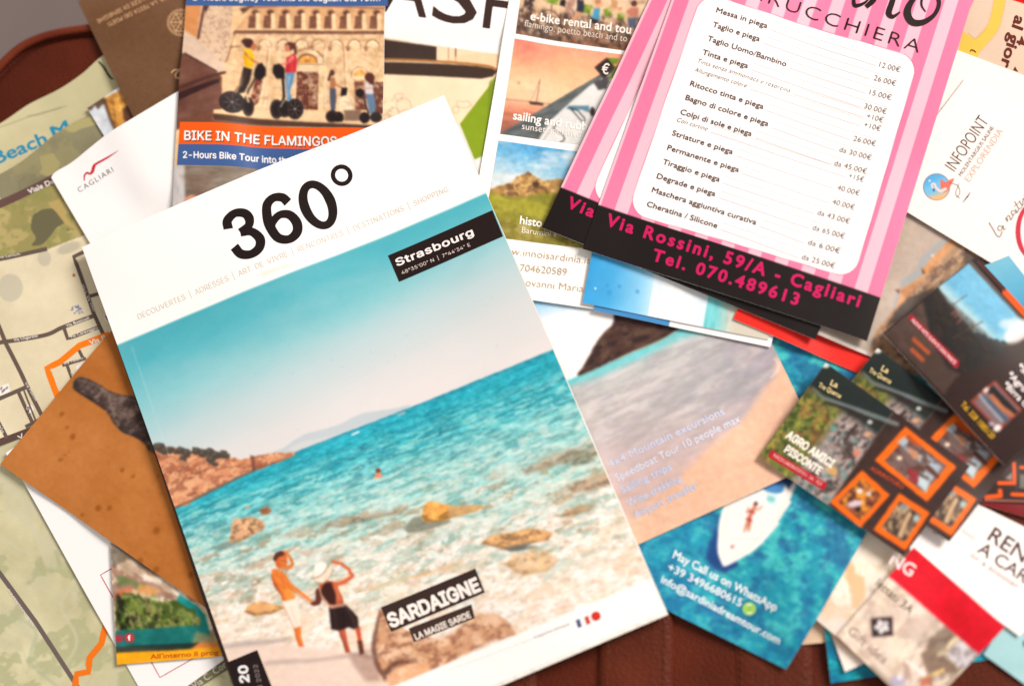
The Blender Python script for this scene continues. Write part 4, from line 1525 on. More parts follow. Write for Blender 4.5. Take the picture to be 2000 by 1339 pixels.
def f(a):
    x, y = a.x, a.y
    a.fill((236, 192, 142))
    a.mottle(46, 9, seed=3)
    a.mottle(7, 8, seed=5)
    # facade
    a.poly([(458, 66), (500, 12), (756, 12), (756, 66)], (222, 168, 118), 1.5)
    a.poly([(500, 12), (476, 30), (470, 20), (490, 12)], (110, 74, 58), 2)
    for k in range(9):                                   # upper gallery of columns
        x0 = 488 + k * 29.5
        a.poly([(x0, 34), (x0 + 13, 30), (x0 + 13, 58), (x0 - 2, 58)], (126, 80, 60), 2)
        a.ell(x0 + 12, 26, 9, 7, 0, (190, 134, 94), 2)
        a.ell(x0 + 12, 27, 6, 5, 0, (104, 64, 50), 2)
        a.poly([(x0 + 13, 28), (x0 + 20, 28), (x0 + 22, 59), (x0 + 14, 59)], (248, 212, 164), 1.5)
    a.line([(480, 18), (600, 12), (752, 18)], 3, (140, 94, 72), 2)
    a.poly([(460, 62), (756, 62), (756, 69), (456, 69)], (128, 82, 64), 1.5)
    a.line([(456, 60), (756, 60.5)], 2, (250, 214, 166), 1.5)
    for cx in (519, 555, 590, 622, 658, 693, 728):       # blind arches
        a.ell(cx, 93, 12, 13, 0, (250, 216, 170), 1.8)
        m = y < 95
        a.ell(cx, 92, 12.5, 13, 0, (156, 108, 82), 1.6, .9, ring=2.6)
        a.poly([(cx - 11, 94), (cx + 11, 94), (cx + 11, 108), (cx - 11, 108)], (242, 200, 150), 3)
        a.ell(cx, 95, 7, 7, 0, (206, 158, 118), 1.6, .8, ring=1.3)
        a.poly([(cx - 18, 92), (cx - 8, 92), (cx - 10, 101), (cx - 15, 102)], (150, 100, 76), 2, .9)
    a.poly([(452, 92), (470, 92), (470, 96), (450, 96)], (146, 98, 76), 1.5)
    for xx, x2 in ((525, 512), (632, 632), (672, 676)):
        a.line([(xx, 98), (x2, 210)], 1.6, (176, 128, 96), 1.6)
        a.line([(xx + 4, 98), (x2 + 4, 210)], 2.5, (250, 220, 176), 2)
    # main portal
    a.ell(601, 122, 31, 25, 0, (166, 118, 90), 1.8, 1, ring=3)
    a.ell(601, 124, 26, 22, 0, (250, 214, 166), 1.8, 1, ring=5)
    a.ell(601, 123, 20, 17, 0, (120, 74, 56), 1.6)
    a.ell(601, 124, 17.5, 14.5, 0, (238, 160, 66), 1.6)
    a.blotch(5, .6, .06, (150, 84, 40), seed=8, a=.7, m=((np.hypot((x - 601) / 17, (y - 124) / 14) < 1) & (y < 124)) * 1.)
    a.poly([(570, 124), (636, 124), (636, 132), (570, 132)], (250, 218, 172), 1.5)
    a.line([(572, 126), (634, 127)], 2, (170, 120, 92), 1.5)
    a.poly([(576, 132), (634, 132), (632, 216), (574, 214)], (244, 206, 158), 1.5)
    a.poly([(580, 140), (622, 140), (620, 214), (577, 212)], (96, 46, 36), 1.6)
    for r in range(5):
        for c in range(3):
            a.poly([(583 + c * 13, 147 + r * 13), (593 + c * 13, 147 + r * 13), (592.5 + c * 13, 157 + r * 13), (582.5 + c * 13, 157 + r * 13)], (128, 70, 54), 2.5, .8)
    a.line([(580, 175), (621, 175)], 1.4, (160, 104, 78))
    a.line([(600, 142), (599, 213)], 1.6, (70, 30, 26))
    # side portals
    a.poly([(500, 150), (514, 150), (510, 195), (498, 207), (486, 208)], (118, 54, 42), 2)
    a.poly([(514, 150), (520, 150), (512, 206), (503, 208)], (250, 218, 172), 2)
    a.ell(703, 146, 16, 14, 0, (156, 106, 82), 1.8, .9, ring=2)
    a.ell(703, 147, 12, 10, 0, (240, 168, 70), 1.8)
    a.poly([(688, 149), (718, 149), (718, 156), (688, 156)], (250, 216, 170), 1.5)
    a.poly([(692, 160), (716, 160), (716, 215), (694, 214)], (116, 62, 48), 2)
    a.poly([(728, 160), (756, 160), (756, 232), (726, 232)], (104, 58, 46), 2)
    a.line([(745, 112), (752, 112)], 6, (206, 150, 100), 3, .8)
    a.poly([(664, 190), (676, 190), (690, 190), (690, 214), (662, 216)], (250, 226, 190), 3)
    # wall and buildings on the left
    a.poly([(340, 60), (395, 12), (458, 12), (444, 122), (428, 150)], (224, 188, 154), 2)
    i, m = a.cover([(350, 40), (395, 12), (458, 12), (444, 122), (428, 150), (350, 110)], 3)
    g = np.zeros(x.size); g[i] = m
    a.blotch(4, .66, .05, (168, 132, 108), seed=12, a=.7, m=g)
    a.poly([(360, 12), (396, 12), (386, 78), (360, 62)], (214, 140, 84), 2)
    a.line([(402, 12), (390, 78)], 5, (96, 58, 46), 2)
    a.poly([(400, 12), (412, 12), (404, 30)], (84, 54, 46), 2)
    a.line([(462, 62), (444, 125)], 2, (120, 80, 64))
    a.poly([(360, 60), (420, 110), (446, 138), (430, 148), (360, 110)], (216, 184, 158), 2)
    a.poly([(352, 109), (366, 110), (428, 148), (438, 156), (440, 230), (352, 262)], (112, 70, 56), 2.5)
    i, m = a.cover([(352, 109), (366, 110), (428, 148), (438, 156), (440, 230), (352, 262)], 4)
    g = np.zeros(x.size); g[i] = m
    a.mottle(24, 14, ang=-20, asp=2, seed=15, m=g)
    a.poly([(352, 178), (444, 143), (446, 148), (352, 186)], (80, 44, 38), 2)
    a.poly([(352, 190), (434, 160), (434, 168), (352, 206)], (54, 30, 28), 2)
    a.line([(366, 110), (428, 146)], 3, (60, 36, 32), 2)
    a.poly([(444, 150), (452, 112), (470, 98), (490, 98), (476, 180), (440, 230)], (232, 186, 138), 4, .8)
    # terrace
    a.poly([(424, 222), (500, 214), (756, 222), (756, 240), (700, 244), (424, 231)], (246, 206, 158), 2)
    a.poly([(424, 229), (520, 233), (680, 242), (756, 246), (756, 252), (424, 243)], (84, 56, 44), 2.5)
    a.poly([(352, 240), (424, 226), (424, 243), (560, 248), (352, 252)], (116, 72, 54), 4)
    a.line([(424, 228), (560, 232), (740, 244)], 2, (236, 190, 140))
    a.poly([(672, 216), (705, 214), (705, 236), (672, 236)], (108, 80, 66), 4, .8)
    a.mottle(4.5, 13, ang=0, asp=1.6, seed=91, m=sstep(215, 205, y) * sstep(440, 460, x))
    a.blotch(7, .66, .05, (196, 150, 108), ang=0, asp=1.8, seed=93, a=.5, m=sstep(215, 205, y) * sstep(440, 460, x) * sstep(66, 72, y))
    a.blotch(10, .64, .06, (252, 222, 180), seed=95, a=.5, m=sstep(215, 205, y) * sstep(440, 460, x) * sstep(66, 72, y))
    # people on scooters ------------------------------------------------
    DK = (38, 28, 28)

    def wheel(cx, cy, rx, ry, spokes=True):
        a.ell(cx, cy, rx, ry, 0, DK, 1.6)
        a.ell(cx, cy, rx * .8, ry * .8, 0, (74, 58, 54), 1.6, 1, ring=1.6)
        if spokes:
            for k in range(7):
                t = 2 * math.pi * k / 7 + .3
                a.line([(cx + rx * .18 * math.cos(t), cy + ry * .18 * math.sin(t)), (cx + rx * .62 * math.cos(t), cy + ry * .62 * math.sin(t))],
                       [1, 2.4], (122, 100, 92), 1.4, .75)
            a.ell(cx, cy, 2, None, 0, (196, 172, 156), 1.4)

    # woman in yellow
    wheel(486, 210, 11, 19, False)
    a.line([(512, 128), (486, 176), (478, 200)], 4, (66, 54, 48))
    a.line([(480, 178), (486, 200)], 3.5, (226, 190, 150))
    wheel(457, 204, 22.5, 22)
    a.poly([(476, 132), (493, 136), (488, 160), (478, 182), (466, 186), (470, 160)], (48, 36, 34), 1.8)
    a.poly([(476, 140), (468, 168), (458, 184), (464, 186), (474, 164)], (128, 100, 78), 2, .9)
    a.poly([(478, 98), (490, 98), (496, 108), (498, 120), (492, 134), (480, 132), (477, 116)], (252, 190, 12), 1.6)
    a.line([(481, 106), (490, 118), (504, 124)], [6, 4, 3], (196, 120, 74))
    a.ell(487, 87, 10, 9.5, 0, (74, 40, 32), 2)
    a.ell(480, 83, 7, 5, -20, (78, 44, 36), 3)
    a.ell(497, 94, 5, 7, 10, (200, 112, 76), 2)
    a.poly([(504, 126), (512, 124), (520, 134), (519, 148), (508, 158), (496, 150), (498, 136)], DK, 2)
    # woman in red
    wheel(540, 213, 13, 19, False)
    wheel(555, 212, 14, 17, False)
    a.line([(552, 150), (554, 190), (548, 206)], 5, (44, 34, 34))
    a.poly([(558, 142), (576, 142), (572, 160), (566, 178), (570, 196), (560, 196), (558, 172)], (98, 142, 178), 2)
    a.poly([(562, 150), (568, 146), (562, 172), (564, 190), (560, 188)], (160, 190, 206), 2, .7)
    a.line([(554, 196), (548, 208)], 2, (196, 186, 176))
    wheel(575.5, 212.5, 16.5, 20.5)
    a.poly([(560, 114), (576, 106), (581, 116), (578, 142), (557, 142), (558, 128)], (208, 48, 56), 1.8)
    a.line([(572, 114), (562, 124), (548, 128)], [7, 5, 4], (230, 130, 110))
    a.ell(567, 92, 9.5, 8, 0, (92, 52, 40), 2)
    a.ell(562, 96, 5, 7, 0, (214, 126, 92), 2)
    a.line([(576, 88), (578, 106)], 5, (96, 54, 40), 2)
    a.poly([(534, 128), (546, 125), (556, 134), (556, 154), (540, 154), (532, 142)], DK, 2)
    a.line([(568, 112), (572, 130), (570, 140)], 3, (236, 86, 88), 4, .6)
    a.line([(563, 122), (561, 140)], 3, (150, 26, 36), 4, .6)
    a.line([(484, 102), (490, 124)], 3, (255, 220, 80), 4, .6)
    a.line([(479, 112), (482, 130)], 2.5, (206, 140, 10), 4, .7)
    a.line([(482, 140), (474, 170)], 2, (92, 74, 66), 4, .6)
    # two riders further right
    a.ell(649, 143, 5, 6, 0, (92, 54, 42), 2)
    a.line([(645, 146), (642, 156)], 5, (92, 54, 42), 2)
    a.poly([(644, 152), (654, 152), (656, 164), (654, 174), (645, 174)], (176, 116, 78), 1.8)
    a.line([(652, 164), (668, 172)], 3, (186, 110, 80))
    a.poly([(644, 172), (656, 174), (657, 196), (654, 216), (646, 216), (644, 194)], (84, 84, 98), 1.8)
    a.poly([(667, 172), (679, 172), (677, 186), (665, 188)], DK, 2)
    a.ell(660, 228, 11, 10, 0, DK, 1.6)
    wheel(648, 227, 12.5, 12, False)
    a.poly([(656, 226), (672, 232), (668, 238), (650, 238)], DK, 2)
    a.ell(722, 152, 10, 9, 30, (86, 46, 38), 2.4)
    a.ell(726, 162, 5, 8, 0, (90, 48, 40), 2)
    a.poly([(712, 162), (728, 166), (730, 184), (714, 184)], (216, 206, 206), 2)
    a.line([(726, 172), (710, 174), (698, 174)], 3, (224, 160, 128))
    a.poly([(714, 184), (730, 184), (734, 206), (732, 222), (722, 222)], (98, 122, 148), 2)
    a.ell(703, 182, 8, 9, 0, DK, 2)
    a.line([(710, 190), (720, 222)], 3, (54, 42, 40))
    a.ell(712, 230, 10, 11, 0, DK, 2)
    a.ell(734, 229, 12, 10, 0, (50, 40, 40), 2)
    # bottom photograph below the bands
    lo = sstep(328, 331, y)
    a.mask(lo, (140, 124, 108))
    a.mottle(18, 24, ang=0, asp=5, seed=45, m=lo)
    a.mottle(6, 14, ang=0, asp=3, seed=46, m=lo)
    a.mask(lo * sstep(372, 364, x), (192, 184, 178))
    a.mottle(10, 24, ang=90, asp=3, seed=47, m=lo * sstep(376, 364, x))
    a.poly([(368, 392), (380, 386), (392, 390), (396, 402), (366, 404)], (226, 150, 116), 3)
    a.poly([(362, 350), (400, 400), (430, 340)], (120, 88, 70), 12, .4)


P.picture("printed_photo", f, sp=1.35, photo=.75)
P.picture("blue_band", (64, 94, 146), [(367, -60), (760, -60), (758, 13.5), (366, 15)], sp=9)
P.picture("orange_band", (247, 92, 18), [(359, 246), (752, 250), (750, 290), (356.5, 288.6)], sp=9)
P.picture("blue_band", (64, 94, 146), [(356.5, 288.6), (750, 290), (748, 333), (353.5, 329)], sp=9)
SH = (120, 52, 30)
P.shapes("lettering_shadow", [T("BIKE IN THE FLAMINGOS OA", (369, 282.8), (700, 286.5), SH, 25, bold=.014, key="sans")])
P.shapes("lettering", [
    T("2-Hours Segway Tour into the Cagliari Old Town", (380, 4.5), (743, 4), (246, 240, 238), 19, bold=.012, key="sans"),
    T("BIKE IN THE FLAMINGOS OA", (367.6, 281), (698.6, 284.6), (254, 246, 238), 25, bold=.010, key="sans"),
    T("2-Hours Bike Tour into the wild", (365, 315.6), (602, 318.5), (250, 244, 240), 17.5, bold=.014, key="sans")])

# ------------------------------------------------------------------ middle and right of the pile
# --- mountain lake leaflets, one slipped under the other
def lake(name_label, quad):
    P = Paper("lake_leaflet", name_label, "leaflet", LAKE, th=.0004, r=6, xf=homography(LAKE, quad), group="blue lake leaflets under the price lists")
    return P


LAKE = [(1200, 260), (1585, 333), (1500, 664), (1138, 592)]


def lake_art(a):
    x, y = a.x, a.y
    d = x + (y - 592) * .17                              # distance across the leaflet
    a.grad((1140, 590), (1275, 612), [(0, (58, 158, 214)), (.35, (78, 172, 222)), (.8, (150, 208, 236)), (1, (206, 228, 240))])
    a.mottle(50, 8, seed=4)
    for p in ((1163, 565, 3), (1190, 572, 5), (1186, 558, 3), (1210, 560, 4), (1245, 570, 4)):
        a.ell(*p, None, 0, (60, 140, 196), 4, .5)
    a.ell(1163, 564, 2.4, None, 0, (180, 224, 240), 2)
    a.mask(sstep(1268, 1272, d), (250, 244, 238))
    a.blotch(50, .62, .15, (208, 226, 238), ang=80, asp=2, seed=8, a=.6, m=sstep(1268, 1272, d))
    t = sstep(1379, 1383, d)
    a.mask(t, (120, 206, 206))
    a.mask(t * sstep(1395, 1440, d), (214, 208, 190))
    a.mottle(8, 10, ang=100, asp=3, seed=12, m=t)
    a.mask(sstep(1428, 1446, d) * t, (214, 202, 182))


Pb = lake("lake leaflet slipped out lowest, showing only a blue and white strip", [(1216, 276), (1594, 352), (1504, 679), (1160, 607)])


def f(a):
    d = a.x + (a.y - 592) * .17
    a.fill((70, 140, 194))
    a.mask(sstep(1296, 1299, d), (253, 246, 240))


Pb.picture("printed_photo", f, sp=2.0)
Pa = lake("blue, white and turquoise lake leaflet just below the black address band", LAKE)
Pa.picture("printed_photo", lake_art, sp=1.8)

# --- map corner at the top right
P = Paper("road_map", "beige map corner with a yellow road and brown slab letters, at the top right", "map",
          [(1820, -70), (2100, 10), (2090, 330), (1780, 220)], th=.0004, r=6)


def f(a):
    a.fill((220, 190, 164))
    a.mottle(120, 5, seed=4)
    a.line(smooth_line([(1956, -60), (1952, 0), (1945, 35), (1938, 56), (1920, 78), (1903, 97)]), 24, (182, 158, 130), 2)
    a.line(smooth_line([(1956, -60), (1952, 0), (1945, 35), (1938, 56), (1920, 78), (1903, 97)]), 22, (246, 186, 78), 2)
    a.poly([(1880, 62), (1903, 78), (1920, 84), (1908, 114), (1870, 104)], (246, 184, 76), 2)
    a.line([(1890, 66), (1903, 78), (1908, 76), (1926, 58)], 1.2, (190, 150, 100), 1.5)
    a.poly([(1973, 0), (1969, -8), (2080, -20), (2080, 20), (2000, 9)], (204, 12, 10), 2)


P.picture("map_print", f, sp=2.2, mat=MATTE)
RB = (100, 40, 30)
P.shapes("lettering", [T("al gior", (1983, 30), (1953, 130), RB, 22, bold=.03, up=(85, 31)), T("4", (1990, 70), (1984, 88), RB, 16, bold=.03),
                       R([(1894, 102), (1897, 99), (1902, 101), (1906, 104)], [2.5, 3, 3, 2], (120, 74, 30)),
                       ((np.array([[1982., 131], [1978, 138], [1988, 142]]), np.array([[0, 1, 2]])), RB)], MATTE)

# --- red card under the aerial view
P = Paper("red_card", "plain bright red card with rounded corners showing under the black address band", "card",
          [(1474, 530), (1735, 638), (1689, 733), (1432, 624)], th=.0005, r=7)
P.picture("red_print", (246, 44, 34), sp=9)

# --- aerial view card
P = Paper("aerial_card", "card with an aerial view of a grey-beige sea and orange coastline", "card",
          [(1640, 380), (1985, 455), (1960, 800), (1575, 648)], th=.0004, r=6)


def f(a):
    x, y = a.x, a.y
    a.grad((1700, 420), (1640, 690), [(0, (192, 170, 152)), (.5, (198, 176, 158)), (1, (188, 172, 156))])
    a.mottle(110, 7, seed=4)
    a.mottle(8, 3, seed=6)
    a.line([(1746, 513), (1772, 514)], 1.2, (170, 150, 134), 2, .8)
    a.poly(smooth_line([(1850, 462), (1832, 474), (1815, 488), (1797, 505), (1790, 524), (1776, 536), (1764, 544), (1756, 562), (1748, 585), (1744, 610),
                        (1770, 580), (1800, 540), (1830, 510), (1856, 482)]), (164, 166, 166), 4, .85)
    coast = [(1853, 470), (1842, 482), (1826, 498), (1812, 516), (1800, 528), (1806, 536), (1790, 546), (1778, 556), (1764, 562), (1756, 566), (1760, 576),
             (1752, 592), (1740, 610), (1728, 628), (1712, 644), (1704, 660), (1700, 690), (1800, 760), (2000, 700), (2000, 470), (1870, 462)]
    a.poly(coast, (222, 158, 106), 2.5, 1, 3, 6)
    i, m = a.cover(coast, 4)
    g = np.zeros(x.size); g[i] = m
    a.blotch(10, .56, .08, (182, 122, 82), ang=-40, asp=2, seed=12, a=.7, m=g)
    inl = sstep(0, 12, (x - 1852) * .75 + (y - 495) * .66 + 8) * g
    a.mask(inl, (168, 132, 100))
    a.blotch(8, .55, .05, (118, 88, 76), ang=-30, asp=2, seed=17, a=.9, m=inl)
    a.blotch(7, .62, .05, (206, 168, 132), ang=-40, asp=2, seed=21, a=.8, m=inl)
    a.poly([(1880, 490), (1935, 510), (1930, 520), (1890, 530)], (86, 74, 68), 5, .8)
    a.poly([(1775, 580), (1800, 570), (1830, 560), (1790, 610), (1730, 640), (1745, 610)], (70, 58, 52), 6, .9)
    a.ell(1822, 498, 3, 2, 0, (240, 224, 206), 1.6)
    a.poly([(1800, 522), (1808, 532), (1802, 536)], (120, 78, 60), 2)
    a.poly([(1748, 566), (1757, 564), (1756, 574)], (110, 80, 66), 2)
    a.line([(1600, 652), (1640, 668), (1690, 690)], 6, (244, 232, 220), 3, .8)


P.picture("printed_photo", f, sp=1.9, photo=1.2)

# --- plain sheet and the information point sheet
P = Paper("blank_sheet", "blank off-white sheet showing a narrow corner between pink stripes and flamingo logo sheet", "paper sheet",
          [(1838, 87), (2120, 193), (2050, 520), (1745, 402)], th=.0004, r=6)
P.picture("white_print", (248, 231, 220), sp=9, mat=MATTE)
P = Paper("info_sheet", "off-white sheet with a small round flamingo logo and sideways lettering, at the right edge", "paper sheet",
          [(1886, 153), (2186, 333), (2013, 560), (1713, 380)], th=.0007, r=6)


def f(a):
    a.fill((250, 234, 224))
    a.mottle(150, 2, seed=3)
    cx, cy = 1828.5, 366
    a.ell(cx, cy, 26.5, None, 0, (96, 76, 84), 1.6, .8)
    a.ell(cx, cy, 25, None, 0, (116, 186, 220), 1.6)
    i, m = a.cover([(cx + 25 * math.cos(t), cy + 25 * math.sin(t)) for t in np.linspace(0, 6.283, 40)], 1.6)
    g = np.zeros(a.x.size); g[i] = m
    a.mask(g * sstep(6, 24, (a.y - cy) + .3 * (a.x - cx)), (242, 176, 112))
    a.mask(g * sstep(0, -24, (a.y - cy) + (a.x - cx) * .5) * .6, (70, 150, 206))
    a.poly(smooth_line([(1836, 350), (1846, 356), (1854, 352), (1863, 350), (1856, 364), (1850, 374), (1840, 376), (1836, 366)]), (222, 112, 96), 1.6)
    a.line(smooth_line([(1846, 370), (1836, 374), (1828, 368), (1824, 360), (1819, 362), (1823, 371)]), [6, 5, 4, 3.4, 3, 2.4], (244, 206, 196), 1.6)
    a.ell(1823, 372, 2, 3, 0, (90, 70, 90), 1.5)
    a.ell(1815, 354, 2.2, 1.8, 0, (210, 228, 240), 1.5)


P.picture("sheet_print", f, sp=1.5, mat=MATTE)
DG = (96, 74, 66)
P.shapes("lettering", [T("INFOPOINT", (1864, 337), (1931, 239), DG, 25, bold=-.004), T("MOLENTARGIUS SALINE", (1877, 346), (1941, 251), (120, 98, 92), 8, bold=.004),
                       T("EXPLORENDIA", (1893, 357), (1959, 258), (236, 166, 146), 13, bold=-.006),
                       R([(1855, 358), (1870, 364), (1874, 378), (1868, 386)], 1.2, (120, 90, 84)), R([(1872, 360), (1866, 380), (1874, 388)], 1.2, (120, 90, 84)),
                       R([(1880, 396), (1888, 386), (1895, 376)], [1, 3, 1], (100, 76, 70))], MATTE)
HW = (140, 116, 106)
P.shapes("handwriting", [R([(1931, 435), (1939, 448), (1947, 461), (1953, 462), (1957, 452)], 2, HW),
                         R([(1957, 443), (1950, 442), (1949, 449), (1955, 450), (1959, 441), (1960, 449), (1964, 446)], 1.7, HW),
                         R([(1963, 426), (1968, 433), (1966, 424), (1971, 422), (1974, 430), (1979, 421)], 1.7, HW),
                         R([(1981, 412), (1975, 413), (1977, 420), (1983, 416), (1983, 409), (1986, 416), (1990, 408)], 1.7, HW),
                         R([(1981, 394), (1990, 408), (1996, 404)], 1.7, HW), R([(1980, 404), (1990, 396)], 1.5, HW),
                         R([(1990, 392), (1997, 402), (1998, 388), (2004, 396)], 1.7, HW), R([(1999, 384), (2005, 376), (2008, 384)], 1.7, HW)], MATTE)
P.shapes("red_ring", [R([(2030 + 42 * math.cos(t), 452 + 60 * math.sin(t)) for t in np.linspace(2.0, 4.6, 12)], [5, 6.5, 8, 9, 9.5, 9.5, 9, 8.5, 8, 7, 6, 5], (208, 56, 76))], MATTE)

# --- rent a car sheet and the red-banded leaflet
P = Paper("car_rental_sheet", "white car and scooter rental sheet with dark capitals, at the lower right edge", "paper sheet",
          [(1800, 930), (2120, 1085), (1990, 1242), (1774, 1080)], th=.0005, r=6)


def f(a):
    a.fill((252, 240, 232))
    a.line([(1962, 990), (2010, 1034)], 1.2, (200, 180, 170), 2, .7)
    a.poly([(1876, 1038), (1880, 1030), (1906, 1048), (1902, 1056)], (232, 206, 200), 4, .8)


P.picture("sheet_print", f, sp=3)
P.shapes("lettering", [T("RENT", (1928, 1052), (2024, 1116), (84, 56, 54), 30, bold=.008), T("A CAR", (1908, 1076), (2000, 1139), (84, 56, 54), 25, bold=.008),
                       T("or a scooter", (1894, 1086), (1986, 1150), (168, 146, 142), 12, bold=0),
                       T("ng", (1813, 1029), (1832, 1041), (100, 84, 80), 12)])
P = Paper("red_band_leaflet", "leaflet with a broad red band over a blurred street photo and small black square icon", "leaflet",
          [(1784, 1068), (1964, 1223), (1800, 1400), (1633, 1240)], th=.0009, r=6)


def f(a):
    x, y = a.x, a.y
    a.fill((232, 208, 188))
    a.mottle(46, 12, ang=40, asp=1.5, seed=3)
    a.blotch(40, .58, .15, (250, 228, 200), seed=7, a=.7)
    a.mottle(12, 14, ang=40, asp=2, seed=31)
    a.blotch(14, .6, .06, (196, 168, 148), ang=-50, asp=2, seed=33, a=.6)
    a.blotch(10, .66, .05, (140, 116, 100), ang=-50, asp=2.4, seed=36, a=.5, m=sstep(1740, 1800, x))
    a.poly([(1764, 1222), (1812, 1190), (1842, 1226), (1806, 1254), (1780, 1250)], (212, 188, 170), 8, .8)
    a.poly([(1832, 1232), (1850, 1222), (1870, 1240), (1850, 1260), (1830, 1278), (1806, 1262)], (150, 128, 108), 6, .95)
    a.poly([(1798, 1276), (1812, 1266), (1834, 1276), (1870, 1296), (1872, 1312), (1840, 1316), (1812, 1312)], (138, 112, 94), 6, .95)
    a.line([(1836, 1280), (1868, 1246)], 7, (250, 226, 180), 4)
    a.poly([(1850, 1280), (1872, 1254), (1908, 1276), (1890, 1306), (1874, 1300)], (220, 208, 208), 4)
    a.poly([(1872, 1258), (1880, 1252), (1908, 1272), (1902, 1280)], (236, 226, 222), 3)
    a.line([(1770, 1290), (1808, 1318)], [6, 10], (248, 232, 220), 4)
    a.poly([(1762, 1292), (1774, 1296), (1782, 1320), (1766, 1330)], (196, 164, 148), 5)
    a.line([(1812, 1322), (1844, 1308)], 7, (246, 206, 130), 4)
    a.poly([(1800, 1324), (1820, 1318), (1824, 1336), (1798, 1345)], (202, 112, 84), 5, .9)
    a.ell(1752, 1330, 16, 12, 0, (190, 178, 200), 6, .9)
    a.ell(1756, 1322, 5, 4, 0, (246, 240, 240), 3)
    a.line([(1845, 1339), (1890, 1310)], 6, (206, 180, 150), 5, .8)
    a.line([(1700, 1305), (1740, 1345)], 14, (150, 128, 110), 8, .7)
    a.blotch(7, .6, .05, (110, 90, 80), ang=-50, asp=2, seed=41, a=.5, m=sstep(1790, 1815, x) * sstep(1225, 1245, y))
    a.poly([(1784, 1068), (1964, 1223), (1914, 1277), (1722, 1115)], (222, 18, 40), 2.5)
    a.poly([(1830, 1188), (1860, 1168), (1940, 1230), (1914, 1262)], (206, 0, 28), 14, .45)
    a.poly([(1784, 1068), (1964, 1223), (1966, 1220), (1786, 1064)], (246, 200, 196), 2)
    # icon
    a.poly([(1699, 1206), (1741, 1203), (1743, 1240), (1701, 1243)], (62, 44, 44), 2.5)
    for k in range(5):
        t = k * 2 * math.pi / 5 + .5
        a.ell(1721 + 9 * math.cos(t), 1222.5 + 8 * math.sin(t), 6.5, 5, math.degrees(t), (244, 236, 230), 2)
    a.ell(1721, 1222, 5, 4, 0, (214, 200, 196), 2)
    a.line([(1712, 1230), (1730, 1214)], 1.5, (120, 100, 100), 2)


P.picture("printed_photo", f, sp=1.9, photo=1, soft=2)
P.shapes("lettering", [T("NG", (1734, 1099), (1777, 1126), (252, 226, 222), 25, bold=.014), T("lettati 3A", (1706, 1141), (1775, 1199), (92, 74, 66), 17, bold=.004),
                       T("Gift idea", (1652, 1234), (1724, 1296), (146, 112, 104), 18, bold=-.002)])


# ------------------------------------------------------------------ red card, price lists, magazine, small cards
# --- the two pink price lists share one design
PINK = [(1417, -292), (1938, -123), (1692, 668), (1138, 487)]
BACK = [(1412, -304), (1942, -84), (1590, 666), (1059, 446)]
E1 = np.array([554., 181.]) / 583.0


def pink_art(a):
    x, y = a.x, a.y
    wu = a.u * 583
    d = 583 - wu
    m = np.mod(d, 55.0)
    st = sstep(27.2, 28.8, m) * sstep(55.0, 53.6, m)
    a.fill((241, 122, 157))
    a.mask(st, (251, 186, 197))
    a.mottle(260, 4, seed=3)
    # white rounded panel
    box = []
    for (cx, cy), (a0, a1) in (((1395, 33), (3.4, 4.95)), ((1748, 140), (4.95, 6.55)), ((1640, 502), (.28, 1.85)), ((1273, 392), (1.85, 3.42))):
        for t in np.linspace(a0, a1, 9):
            box.append((cx + 37 * math.cos(t), cy + 37 * math.sin(t)))
    a.poly([((p[0] - 1515) * 1.004 + 1515, (p[1] - 265) * 1.004 + 265) for p in box], (190, 74, 104), 1.6)
    a.poly(box, (253, 245, 238), 1.5)
    # black address band
    a.poly([(1120, 384), (1167, 400.5), (1715, 582), (1740, 590), (1720, 720), (1100, 520)], (28, 19, 18), 1.5)


